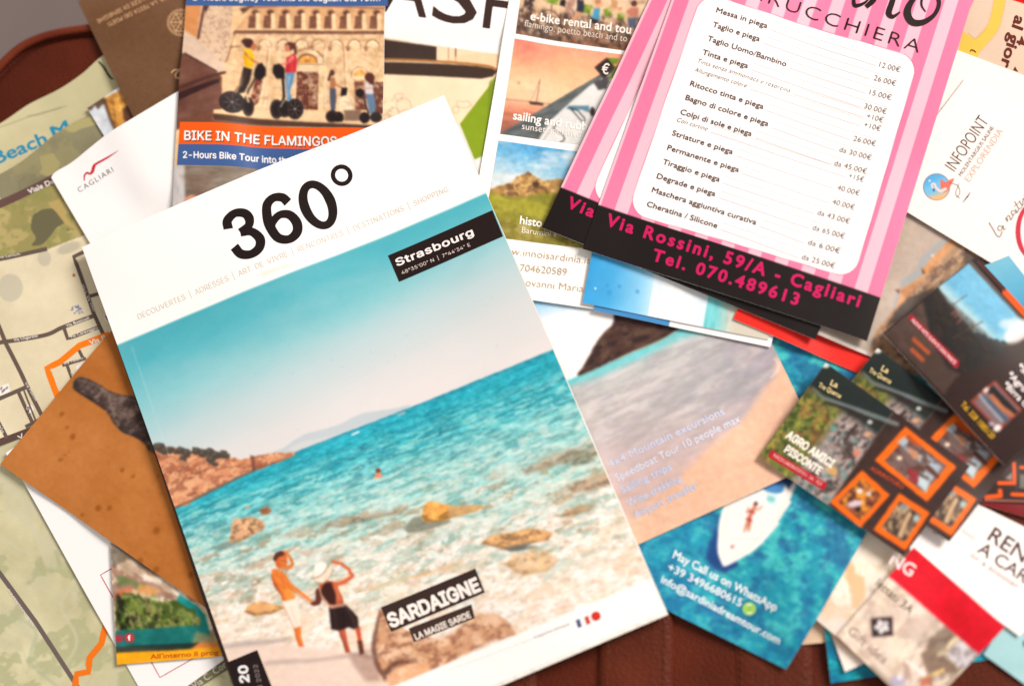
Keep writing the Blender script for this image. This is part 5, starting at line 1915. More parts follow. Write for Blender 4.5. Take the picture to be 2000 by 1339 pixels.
def price_list(label, quad, full):
    P = Paper("price_list", label, "price list", PINK, th=.0005, r=11, xf=homography(PINK, quad), group="pink price lists", wave=.0014)
    P.picture("pink_print", pink_art, sp=1.9)
    HP = (206, 24, 92)
    P.shapes("address_lettering", [T("Via Rossini, 59/A - Cagliari", (1182, 440.5), (1675, 602), HP, 24, bold=.03, space=1.28),
                                   T("Tel. 070.489613", (1272, 509), (1556, 599), HP, 23, bold=.03, space=1.28)])
    if not full:
        return P
    TX = (98, 70, 62)
    rows = [("Messa in piega", (1398, 26), (1498, 56), 1, "12.00€", (1716.5, 131), (1757, 142.5)),
            ("Taglio e piega", (1391, 54), (1483, 82), 1, "26.00€", (1706, 157), (1748.5, 169.5)),
            ("Taglio Uomo/Bambino", (1381, 81), (1535, 130), 1, "15.00€", (1697.5, 185), (1739.5, 197)),
            ("Tinta e piega", (1371, 108), (1460, 135), 1, "30.00€", (1687, 212), (1730, 224.5)),
            ("Tinta senza ammoniaca e resorcina", (1362, 124), (1542, 181.5), 0, "+10€", (1692, 231.5), (1723.5, 241)),
            ("Allungamento colore", (1356, 141), (1457.5, 173), 0, "+10€", (1686.5, 248.5), (1718.5, 258)),
            ("Ritocco tinta e piega", (1347, 169), (1490, 215), 1, "26.00€", (1666, 275.5), (1709, 287.5)),
            ("Bagno di colore e piega", (1338, 196.5), (1499.5, 248.5), 1, "da 30.00€", (1638.5, 297), (1700, 315)),
            ("Colpi di sole e piega", (1328, 224.5), (1467, 268.5), 1, "da 45.00€", (1628.5, 324), (1691, 342)),
            ("Con cartine", (1321.5, 239), (1381, 258), 0, "+15€", (1656, 349.5), (1685, 358.5)),
            ("Striature e piega", (1312, 265.5), (1430, 304), 1, "40.00€", (1633.5, 373), (1676.5, 385.5)),
            ("Permanente e piega", (1302.5, 294), (1442, 339), 1, "40.00€", (1623.5, 401), (1666.5, 413.5)),
            ("Tiraggio e piega", (1293.5, 321.5), (1404.5, 358), 1, "da 43.00€", (1594.5, 422.5), (1657, 441)),
            ("Degrade e piega", (1282, 349.5), (1396, 386.5), 1, "da 65.00€", (1585, 452), (1647, 470)),
            ("Maschera aggiuntiva curativa", (1272.5, 376.5), (1475.5, 443), 1, "da 6.00€", (1576, 480.5), (1638, 498.5)),
            ("Cheratina / Silicone", (1262.5, 404), (1399.5, 449), 1, "da 25.00€", (1564, 509), (1628, 527.5))]
    its, rules, pri = [], [], []
    for s, p0, p1, b, pr, q0, q1 in rows:
        its.append(T(s, p0, p1, TX if b else (122, 96, 88), 10.5 if b else 8.5, bold=.012 if b else -.006, shear=0 if b else .22))
        pri.append(T(pr, q0, q1, (126, 100, 92), 10.5, bold=-.004))
        a0 = np.array(p1) + E1 * 8
        a1 = np.array(q0) - E1 * 6
        rules.append(R([a0, a1], .8, (222, 192, 188), False))
        o = np.array([4.3, -13.2])
        rules.append(R([np.array(p1) + o + E1 * 8, np.array(q1) + o], .7, (238, 218, 212), False))
    P.shapes("ruled_lines", rules)
    P.shapes("service_lettering", its, split=False)
    P.shapes("price_lettering", pri, split=False)
    BK = (34, 18, 20)
    P.shapes("name_lettering", [T("PARRUCCHIERA", (1400, -26), (1793, 105), BK, 26, bold=-.012, space=1.22),
                                R([(1640, -40), (1660, -36), (1672, -20), (1668, 0), (1672, 10), (1690, 4), (1704, -12)], [6, 8, 8, 7, 8, 5, 2], BK),
                                R([(1714, -18), (1706, 0), (1692, 13)], [9, 11, 9], BK), R([(1692, 13), (1706, -6), (1722, -18)], [3, 4, 8], BK),
                                R([(1752, -24), (1742, 6), (1736, 26), (1744, 33), (1758, 24)], [9, 11, 12, 8, 3], BK),
                                R([(1826, -14), (1800, -16), (1780, 4), (1772, 26), (1782, 44), (1804, 44), (1826, 28), (1834, 4), (1822, -14), (1804, -8), (1800, 10), (1808, 24)],
                                  [6, 7, 11, 15, 14, 11, 8, 8, 7, 5, 4, 2], BK)])
    return P


price_list("rear pink price list, rotated further, most of it hidden behind the front one", BACK, False)
price_list("front pink striped price list with the whole white panel of prices in view", PINK, True)

# --- the big magazine
MAG = [(165, 485), (868, 187), (1305, 1199), (533, 1529)]
P = Paper("magazine", "thick glossy travel magazine with a turquoise beach cover and huge black number, lying on top", "magazine",
          MAG, th=.0042, r=20, body="page_block", mat=PAGES, wave=.0010, sheet_step=14)
CV = [(163.5, 485), (867, 185.5), (1299, 1193), (529, 1524)]
Pm = P


def f(a):
    x, y = a.x, a.y
    n = np.array([.385, .923])
    d = (x - 250) * n[0] + (y - 668) * n[1]              # down the cover from the top of the photograph
    s = (x - 250) * .923 - (y - 668) * .385              # across the cover
    H = 190 + 0 * s
    # horizon line 560,888 -> 1083,684
    hz = y - (888 - (x - 560) * .3945)
    # sky
    t = d + s * .06
    sky = np.stack([np.interp(t, [-10, 60, 130, 200, 270, 340], [c[k] for c in ((66, 168, 180), (84, 180, 190), (138, 200, 204), (192, 212, 212), (222, 218, 214), (232, 222, 216))])
                    for k in range(3)], -1)
    a.c[:] = sky
    a.mottle(130, 3, ang=-20, asp=2, seed=3)
    a.blotch(90, .56, .16, (206, 216, 214), ang=-24, asp=3, seed=5, a=.2, octv=2)
    a.blotch(70, .66, .1, (96, 176, 184), ang=-28, asp=3.4, seed=11, a=.15, octv=2, m=sstep(180, 60, d))
    # far hills
    a.poly(smooth_line([(470, 900), (520, 886), (552, 874), (572, 860), (596, 846), (620, 840), (640, 834), (664, 826), (690, 812), (712, 804), (740, 800),
                        (768, 796), (800, 789), (760, 812), (560, 892)]), (196, 202, 204), 3, .95)
    a.poly(smooth_line([(560, 876), (590, 862), (620, 856), (660, 846), (700, 830), (700, 838), (580, 884)]), (216, 212, 208), 4, .8)
    # sea
    w = sstep(-.8, .8, hz)
    dep = hz * np.interp(x, [330, 600, 1000], [1.75, 1.3, .98])
    sea = np.stack([np.interp(dep, [0, 12, 45, 95, 150, 200, 255, 330, 430, 640],
                              [c[k] for c in ((54, 148, 166), (46, 178, 194), (60, 186, 196), (98, 198, 200), (150, 212, 206), (190, 220, 210), (218, 224, 208),
                                              (240, 228, 208), (247, 227, 204), (244, 216, 194))]) for k in range(3)], -1)
    a.clean = (1 - w) * .85
    a.mask(w, sea)
    A = -21.5
    far = w * sstep(170, 60, dep)
    a.blotch(4, .57, .05, (34, 144, 162), ang=A, asp=9, seed=21, a=.6, m=far)
    a.blotch(5, .58, .05, (44, 128, 142), ang=A, asp=8, seed=24, a=.6, m=w * sstep(14, 60, dep) * sstep(230, 130, dep))
    a.blotch(5, .59, .05, (160, 222, 214), ang=A, asp=6, seed=27, a=.7, m=w * sstep(30, 80, dep) * sstep(360, 240, dep))
    mid = w * sstep(90, 160, dep) * sstep(420, 320, dep)
    a.blotch(7, .60, .05, (104, 168, 160), ang=A, asp=5, seed=31, a=.6, m=mid)
    a.blotch(6, .58, .06, (226, 232, 218), ang=A, asp=4, seed=34, a=.6, m=mid)
    a.blotch(15, .66, .03, (168, 142, 108), ang=A, asp=3, seed=37, a=.7, m=w * sstep(170, 240, dep) * sstep(470, 380, dep))
    shore = w * sstep(230, 330, dep)
    a.blotch(9, .48, .07, (255, 247, 236), ang=A, asp=2.2, seed=41, a=.85, m=shore)
    a.blotch(6, .62, .04, (220, 190, 164), ang=A, asp=2, seed=44, a=.5, m=shore)
    a.blotch(11, .66, .04, (164, 190, 174), ang=A, asp=3, seed=46, a=.6, m=w * sstep(250, 320, dep) * sstep(480, 380, dep))
    a.blotch(24, .68, .04, (238, 196, 156), ang=A, asp=2, seed=48, a=.35, m=w * sstep(330, 380, dep))
    a.mottle(4, 14, ang=A, asp=2.5, seed=51, m=w)
    a.mottle(2.6, 9, ang=A, asp=2, seed=54, m=w)
    # land on the left
    land = [(290, 872), (318, 870), (352, 876), (380, 884), (410, 890), (440, 888), (470, 896), (496, 890), (530, 884), (576, 884), (570, 892), (530, 906),
            (480, 924), (440, 942), (400, 962), (366, 984), (340, 992), (326, 960), (306, 910)]
    a.poly(land, (222, 148, 106), 2, 1, 2.5, 6)
    i, m = a.cover(land, 3)
    g = np.zeros(x.size); g[i] = m
    a.blotch(9, .56, .08, (244, 186, 138), ang=-12, asp=2, seed=61, a=.7, m=g)
    a.blotch(7, .62, .05, (160, 90, 64), ang=-20, asp=2.4, seed=64, a=.7, m=g)
    a.blotch(14, .68, .04, (140, 78, 58), ang=-20, asp=1.6, seed=67, a=.5, m=g)
    a.line([(340, 992), (380, 974), (440, 944), (500, 916), (570, 890)], [5, 5, 4, 4, 2], (124, 84, 70), 3, .8)
    a.poly([(488, 888), (496, 890), (500, 918), (492, 920)], (120, 70, 56), 3, .8)
    for cx, cy, r in ((310, 872, 11), (322, 880, 9), (332, 878, 8), (352, 880, 9), (364, 884, 9), (357, 894, 7), (384, 880, 9), (396, 884, 10), (408, 882, 9), (420, 888, 10),
                      (434, 886, 9), (442, 890, 7), (412, 896, 10), (418, 906, 6), (344, 882, 5)):
        a.poly([(cx + r * math.cos(q) * 1.15, cy + r * .8 * math.sin(q)) for q in np.linspace(0, 6.28, 12)], (74, 66, 58), 3, .95, 2.5, 4)
        a.ell(cx - 2, cy - 3, r * .5, r * .35, -20, (112, 100, 84), 4, .6)
    # boats, swimmers
    a.line([(686, 848), (699, 842)], 3.4, (250, 248, 244), 2)
    a.line([(776, 809), (788, 804)], 3, (214, 180, 190), 2)
    a.ell(737, 918, 5, 5, 0, (132, 66, 50), 2)
    a.ell(738, 927, 7, 5, 0, (232, 140, 104), 2)
    a.ell(732, 933, 4, 3, 0, (238, 190, 160), 2)
    for px, py in ((698, 912), (708, 909), (722, 902), (690, 894), (684, 896)):
        a.ell(px, py, 4, 2, -20, (66, 104, 104), 2, .7)
    # rocks in the water
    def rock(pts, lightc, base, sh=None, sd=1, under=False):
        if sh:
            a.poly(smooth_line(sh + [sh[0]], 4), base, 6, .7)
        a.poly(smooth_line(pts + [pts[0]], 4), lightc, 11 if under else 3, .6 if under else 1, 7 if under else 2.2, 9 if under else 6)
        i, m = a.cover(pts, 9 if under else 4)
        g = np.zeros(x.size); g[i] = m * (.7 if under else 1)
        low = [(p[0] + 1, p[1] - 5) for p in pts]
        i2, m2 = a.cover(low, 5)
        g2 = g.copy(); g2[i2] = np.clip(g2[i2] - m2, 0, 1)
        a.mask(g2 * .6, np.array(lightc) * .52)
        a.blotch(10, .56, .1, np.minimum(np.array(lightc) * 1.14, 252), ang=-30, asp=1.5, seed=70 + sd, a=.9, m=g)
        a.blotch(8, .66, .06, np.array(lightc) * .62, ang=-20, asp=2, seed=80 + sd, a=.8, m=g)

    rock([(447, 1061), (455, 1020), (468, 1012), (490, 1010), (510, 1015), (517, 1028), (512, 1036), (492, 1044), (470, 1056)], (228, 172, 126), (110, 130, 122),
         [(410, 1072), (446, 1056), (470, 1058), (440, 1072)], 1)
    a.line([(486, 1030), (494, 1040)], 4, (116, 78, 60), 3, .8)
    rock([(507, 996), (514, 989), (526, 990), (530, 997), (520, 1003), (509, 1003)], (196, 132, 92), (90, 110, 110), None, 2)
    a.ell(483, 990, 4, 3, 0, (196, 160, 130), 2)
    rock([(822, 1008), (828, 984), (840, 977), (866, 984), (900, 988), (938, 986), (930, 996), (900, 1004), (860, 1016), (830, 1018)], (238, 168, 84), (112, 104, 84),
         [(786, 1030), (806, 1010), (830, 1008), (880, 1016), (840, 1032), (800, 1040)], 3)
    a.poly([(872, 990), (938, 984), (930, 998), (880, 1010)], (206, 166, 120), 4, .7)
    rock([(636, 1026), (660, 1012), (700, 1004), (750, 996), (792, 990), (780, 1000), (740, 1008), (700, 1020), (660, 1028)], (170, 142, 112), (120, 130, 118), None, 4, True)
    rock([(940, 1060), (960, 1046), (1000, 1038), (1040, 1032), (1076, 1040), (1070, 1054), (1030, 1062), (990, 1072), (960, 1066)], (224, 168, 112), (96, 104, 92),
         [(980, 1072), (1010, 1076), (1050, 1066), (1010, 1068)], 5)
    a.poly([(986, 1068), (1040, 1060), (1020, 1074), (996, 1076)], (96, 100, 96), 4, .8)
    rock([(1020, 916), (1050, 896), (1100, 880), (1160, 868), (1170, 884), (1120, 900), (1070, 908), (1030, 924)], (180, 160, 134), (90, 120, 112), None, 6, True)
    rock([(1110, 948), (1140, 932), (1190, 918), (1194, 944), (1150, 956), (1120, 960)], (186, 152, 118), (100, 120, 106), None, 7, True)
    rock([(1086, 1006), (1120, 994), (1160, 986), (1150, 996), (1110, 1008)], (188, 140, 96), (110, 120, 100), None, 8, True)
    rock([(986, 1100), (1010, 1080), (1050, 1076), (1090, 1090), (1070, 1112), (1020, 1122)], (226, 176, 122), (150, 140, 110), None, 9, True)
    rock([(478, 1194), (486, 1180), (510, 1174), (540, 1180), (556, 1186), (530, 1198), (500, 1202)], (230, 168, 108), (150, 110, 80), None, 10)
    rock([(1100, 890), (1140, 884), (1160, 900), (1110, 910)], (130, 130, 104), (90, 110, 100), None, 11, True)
    a.poly([(560, 1070), (600, 1076), (640, 1070), (600, 1086)], (216, 168, 140), 5, .6)
    a.line(smooth_line([(720, 1150), (780, 1132), (840, 1118), (900, 1100)]), 8, (232, 190, 140), 6, .6)
    a.line(smooth_line([(420, 1040), (470, 1060), (520, 1050)]), 4, (130, 160, 150), 5, .4)
    # wet sand, shadows on the beach
    sand = [(420, 1270), (480, 1258), (560, 1256), (680, 1270), (740, 1260), (760, 1340), (520, 1345), (440, 1330)]
    a.poly(sand, (242, 212, 192), 14, .9)
    a.line(smooth_line([(440, 1262), (480, 1256), (530, 1252), (570, 1246)]), [8, 12, 9, 3], (176, 156, 148), 8, .7)
    a.line(smooth_line([(520, 1294), (570, 1290), (620, 1288), (700, 1276), (720, 1270)]), [8, 9, 7, 9, 6], (190, 166, 156), 7, .7)
    a.poly([(680, 1278), (716, 1276), (738, 1290), (742, 1330), (712, 1330), (690, 1300)], (182, 146, 128), 10, .8)
    # boulders at the lower edge
    big = [(729, 1262), (735, 1226), (742, 1190), (760, 1186), (790, 1230), (860, 1250), (930, 1200), (960, 1196), (990, 1210), (1010, 1240), (960, 1250), (800, 1330), (748, 1330), (734, 1300)]
    a.poly(big, (212, 156, 116), 4, 1, 2, 9)
    i, m = a.cover(big, 5)
    g = np.zeros(x.size); g[i] = m
    a.blotch(16, .54, .12, (244, 202, 166), ang=-30, asp=1.3, seed=91, a=.85, m=g)
    a.blotch(9, .62, .06, (158, 104, 78), ang=-20, asp=1.6, seed=93, a=.8, m=g)
    a.line(smooth_line([(741, 1192), (734, 1226), (728, 1262), (736, 1300), (750, 1322)]), [4, 7, 9, 9, 6], (112, 72, 60), 5, .85)
    a.line(smooth_line([(752, 1312), (768, 1296), (790, 1292), (822, 1300)]), [9, 8, 6, 3], (104, 66, 54), 5, .85)
    a.ell(800, 1322, 44, 26, -18, (236, 174, 128), 5)
    a.blotch(12, .58, .1, (250, 204, 164), seed=96, a=.8, m=((np.hypot((x - 800) / 44, (y - 1322) / 26) < 1)) * 1.)
    # the couple on the shore ---------------------------------------------
    SK, SD, SL = (236, 126, 52), (176, 72, 36), (250, 160, 70)
    a.poly(smooth_line([(531, 1112), (538, 1110), (552, 1116), (562, 1128), (570, 1146), (576, 1166), (564, 1174), (552, 1172), (548, 1158), (536, 1142), (530, 1126)]), SK, 3)
    a.poly([(546, 1114), (560, 1126), (570, 1148), (560, 1156), (550, 1138)], (252, 152, 62), 6, .8)
    a.poly([(531, 1122), (540, 1144), (552, 1162), (546, 1158), (534, 1140)], (150, 58, 30), 5, .7)
    a.line([(551, 1130), (557, 1150), (562, 1166)], 2.5, (190, 84, 36), 4, .6)
    a.poly(smooth_line([(532, 1120), (540, 1140), (552, 1160), (556, 1172), (549, 1160), (536, 1142)]), SD, 3, .6)
    a.poly([(552, 1150), (572, 1150), (576, 1166), (562, 1172)], SL, 4, .8)
    a.line([(552, 1122), (566, 1140), (584, 1154), (604, 1170), (614, 1178)], [10, 8, 6.5, 5, 5], SK, 1.8)
    a.line([(548, 1126), (562, 1144), (580, 1158), (600, 1174)], [2, 2, 2, 2], SD, 2, .6)
    a.poly([(538, 1092), (546, 1084), (560, 1082), (562, 1096), (558, 1108), (546, 1110), (539, 1104)], (222, 104, 46), 3)
    a.ell(553, 1096, 5, 6, 0, (244, 142, 66), 5, .8)
    a.line([(550, 1094), (558, 1095)], 1.6, (120, 50, 30), 2.5, .7)
    a.line([(552, 1104), (558, 1104)], 1.4, (150, 60, 36), 2.5, .6)
    a.poly(smooth_line([(533, 1092), (538, 1080), (550, 1075), (560, 1078), (554, 1084), (544, 1088), (538, 1096)]), (92, 48, 38), 2)
    a.line([(552, 1106), (566, 1108), (572, 1100), (566, 1086), (556, 1076)], [6, 6, 6, 5.5, 5], SK, 1.8)
    a.line([(570, 1104), (574, 1100), (568, 1088)], 2, SD, 2, .6)
    a.poly([(552, 1174), (578, 1168), (584, 1192), (588, 1222), (574, 1226), (564, 1202)], (252, 234, 214), 3)
    a.line([(568, 1184), (578, 1210), (582, 1224)], 3, (226, 196, 172), 5, .6)
    a.line([(552, 1178), (564, 1204), (574, 1224)], 3, (232, 170, 138), 3, .8)
    a.poly([(574, 1226), (588, 1222), (588, 1240), (594, 1262), (584, 1262), (578, 1246)], SK, 2)
    a.line([(576, 1228), (580, 1246), (586, 1260)], 2, SD, 2, .6)
    # woman with hat
    a.poly(smooth_line([(616, 1152), (624, 1146), (628, 1160), (626, 1178), (614, 1182), (606, 1178), (616, 1172)]), (104, 48, 40), 2)
    a.poly([(622, 1142), (640, 1133), (656, 1136), (664, 1150), (672, 1176), (664, 1182), (644, 1182), (630, 1170)], (180, 80, 48), 3)
    a.poly([(652, 1140), (662, 1150), (668, 1172), (658, 1176), (654, 1156)], (226, 124, 80), 5, .7)
    a.poly([(634, 1138), (646, 1136), (656, 1160), (656, 1180), (646, 1180), (632, 1168), (626, 1152)], (62, 30, 26), 3)
    a.line([(656, 1140), (672, 1136), (688, 1124), (680, 1110), (666, 1100), (650, 1096)], [9, 8, 7, 6, 5.5, 6], (214, 98, 56), 1.8)
    a.line([(660, 1136), (676, 1128), (684, 1122)], 2.4, (244, 150, 96), 2, .8)
    a.line([(622, 1144), (628, 1162), (640, 1178)], 1.8, (236, 204, 170), 1.8)
    a.line([(662, 1146), (670, 1162), (674, 1178)], 4, (246, 230, 206), 2)
    a.poly(smooth_line([(613, 1116), (616, 1102), (626, 1096), (638, 1100), (640, 1112), (636, 1124), (626, 1134), (618, 1132), (613, 1124)]), (255, 240, 220), 2)
    a.ell(624, 1108, 8, 7, -30, (255, 249, 238), 6, .9)
    a.line(smooth_line([(618, 1132), (630, 1126), (640, 1114), (646, 1104), (648, 1112), (640, 1126), (630, 1136)]), 4, (246, 220, 188), 2)
    a.line(smooth_line([(616, 1127), (627, 1123), (636, 1113), (641, 1102)]), 2.4, (150, 108, 84), 2.5, .8)
    a.line(smooth_line([(615, 1136), (630, 1138), (644, 1126), (651, 1112)]), 2, (166, 120, 92), 2.5, .7)
    a.poly([(642, 1185), (672, 1178), (686, 1190), (698, 1204), (700, 1226), (690, 1228), (680, 1224), (664, 1232), (646, 1228)], (42, 26, 25), 3)
    a.line([(676, 1184), (688, 1206), (694, 1224)], 5, (84, 60, 56), 6, .6)
    a.line([(652, 1190), (656, 1226)], 4, (70, 50, 48), 6, .5)
    a.line([(668, 1196), (672, 1226)], 3, (22, 14, 14), 4, .6)
    a.poly([(644, 1182), (672, 1177), (674, 1183), (645, 1188)], (220, 160, 130), 2, .8)
    a.poly([(660, 1230), (674, 1228), (678, 1252), (684, 1274), (674, 1274), (668, 1250)], (196, 88, 56), 2)
    a.line([(662, 1232), (670, 1254), (676, 1272)], 3, (110, 48, 36), 2.5, .8)
    a.poly([(692, 1226), (702, 1224), (706, 1250), (710, 1274), (702, 1278), (698, 1250)], (206, 84, 48), 2)
    a.poly([(696, 1250), (706, 1250), (710, 1276), (702, 1280)], (70, 40, 34), 3, .8)
    a.line([(684, 1276), (720, 1282), (740, 1280)], [3, 6, 8], (150, 116, 104), 6, .6)
    # white head and foot of the cover
    x, y = a.x0, a.y0
    a.mask(sstep(.8, -.8, y - (666 - (x - 250) * .4125)), (255, 250, 243))
    a.mask(sstep(-.8, .8, y - (1130 - (x - 1268) * .417)), (255, 250, 243))
    # wear: crease beside the spine, small scuffs
    a.line([(258, 676), (280, 742), (303, 812), (330, 890)], 1.2, (206, 226, 224), 1.6, .55)
    a.poly([(505, 540), (530, 528), (574, 516), (548, 530), (520, 542)], (246, 226, 202), 4, .6)
    a.line([(556, 524), (576, 518)], 1.5, (222, 196, 160), 2, .6)
    rs = np.random.RandomState(12)
    for k in range(26):
        px, py = rs.uniform(300, 1000), rs.uniform(560, 840)
        a.ell(px, py, rs.uniform(.7, 1.5), rs.uniform(.5, 1.2), rs.uniform(0, 90), (96, 150, 156), 1.8, .35)


oc = Pm.picture("front_cover", f, CV, sp=1.5, lift=.00018, photo=.9)
Pm.layer = 4
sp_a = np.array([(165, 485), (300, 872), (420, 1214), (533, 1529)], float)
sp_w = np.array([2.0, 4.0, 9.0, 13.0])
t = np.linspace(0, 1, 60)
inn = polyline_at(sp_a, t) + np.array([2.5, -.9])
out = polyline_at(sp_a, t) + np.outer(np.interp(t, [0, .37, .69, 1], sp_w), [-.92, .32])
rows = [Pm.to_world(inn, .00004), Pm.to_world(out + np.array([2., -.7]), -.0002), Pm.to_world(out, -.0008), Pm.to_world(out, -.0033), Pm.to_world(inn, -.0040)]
make_mesh("shaded_spine", np.vstack(rows), grid_faces(60, 5)[:, ::-1], GLOSSY, Pm.root, Pm.o,  # spine widened and coloured dark to stand in for the shadow along this edge
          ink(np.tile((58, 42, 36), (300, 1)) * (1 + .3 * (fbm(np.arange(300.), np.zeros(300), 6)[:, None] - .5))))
GR = (232, 211, 190)


def numeral(x0, pts, w):
    """a stroke of a numeral, drawn in cap heights from the foot of the title"""
    U, V = np.array([.925, -.38]), np.array([-.38, -.925])
    return R([np.array([468., 518.]) + U * (x0 + p[0]) * 96 + V * p[1] * 97 for p in pts], [k * 119 for k in w], (32, 18, 18))


ring0 = [(.36 + .262 * math.cos(t), .5 + .425 * math.sin(t)) for t in np.linspace(0, 2 * math.pi + .3, 27)]
Pm.shapes("title", [
    numeral(0, [(.105, .695), (.15, .85), (.34, .932), (.52, .865), (.575, .735), (.505, .60), (.30, .545)], [.155, .15, .13, .145, .155, .13, .12]),
    numeral(0, [(.30, .532), (.51, .475), (.615, .285), (.535, .125), (.34, .066), (.145, .145), (.078, .325)], [.12, .135, .16, .145, .13, .15, .155]),
    numeral(.795, [(.622, .745), (.555, .875), (.385, .932), (.215, .845), (.125, .62), (.105, .42), (.165, .17), (.36, .066), (.555, .14), (.625, .315),
                   (.555, .505), (.38, .575), (.205, .50), (.125, .37)], [.15, .145, .13, .145, .155, .158, .15, .13, .15, .16, .145, .12, .12, .08]),
    numeral(1.59, ring0, [.162 - .036 * abs(math.sin(t)) for t in np.linspace(0, 2 * math.pi + .3, 27)]),
                    R([(668 + 16.6 * math.cos(t), 343 + 16.6 * math.sin(t)) for t in np.linspace(0, 2 * math.pi + .4, 22)], 8.4, (32, 18, 18))])
Pm.shapes("tagline", [T("DÉCOUVERTES  |  ADRESSES  |  ART  DE  VIVRE  |  RENCONTRES  |  DESTINATIONS  |  SHOPPING", (274, 625), (877, 373), GR, 15.5, bold=-.004, key="sans")])
Pm.shapes("place_banner", [Q([(756.5, 497), (962, 411), (983, 462), (778, 548)], (36, 22, 20))])
Pm.layer -= 1
Pm.shapes("cover_banner", [Q([(743, 1185), (928, 1109), (947, 1156), (763, 1233)], (58, 40, 36)),
                           Q([(797, 1226), (920, 1179), (927, 1206), (807, 1253)], (66, 46, 40))])
Pm.layer -= 1
Pm.shapes("issue_banner", [Q([(445, 1292), (503, 1268), (533, 1345), (470, 1372)], (34, 22, 22))])
Pm.shapes("banner_lettering", [T("Strasbourg", (774, 518), (926, 458), (253, 240, 232), 20, bold=.020, space=1.06, key="sans"),
                               T("48°35'00\" N  |  7°44'34\" E", (784, 534), (919, 480), (226, 206, 196), 9.5, bold=0, key="sans"),
                               T("SARDAIGNE", (762, 1225), (940, 1151), (252, 240, 228), 37, bold=.034, key="sans"),
                               T("LA MAGIE SARDE", (811, 1249), (920, 1204), (250, 232, 216), 17, bold=.022, key="sans"),
                               T("N° 20", (492, 1372), (483, 1297), (248, 240, 236), 25, bold=.03, key="sans"),
                               T("MAI 2022", (517, 1362), (503, 1296), (150, 134, 128), 12, bold=0, key="sans")])
Pm.shapes("foot_print", [T("en vente dans les kiosques de toutes les destinations du magazine", (868, 1312), (1040, 1248), (226, 206, 196), 7, bold=-.01, key="sans"),
                         T("magazine bilingue", (1044, 1246), (1114, 1219), (202, 186, 186), 8, bold=0, key="sans"),
                         Q([(1125, 1210), (1132, 1207), (1137, 1222), (1130, 1225)], (84, 92, 140)), Q([(1142, 1204), (1149, 1201), (1154, 1216), (1147, 1219)], (220, 70, 66)),
                         DISC(1164.5, 1202, 9, (214, 52, 40))])

# --- small dark cards at the right edge
P = Paper("maroon_card", "plain dark red card edge under the dark stack of small cards, right edge", "card",
          [(1905, 940), (2060, 950), (2050, 1024), (1918, 985)], th=.0005, r=4)
P.picture("red_print", (122, 22, 26), sp=6)
P = Paper("sky_card", "small blue sky card behind the black-framed card with the ruin, right edge", "card",
          [(1968, 501), (2110, 680), (2060, 730), (1912, 524)], th=.0005, r=5)
P.picture("printed_photo", lambda a: (a.grad((1930, 510), (2000, 640), [(0, (122, 186, 204)), (.5, (98, 172, 200)), (1, (74, 148, 184))]), a.mottle(30, 5, seed=3)), sp=2.4)

AG = [(1612, 709), (1895, 909), (1764, 1086), (1482, 892)]


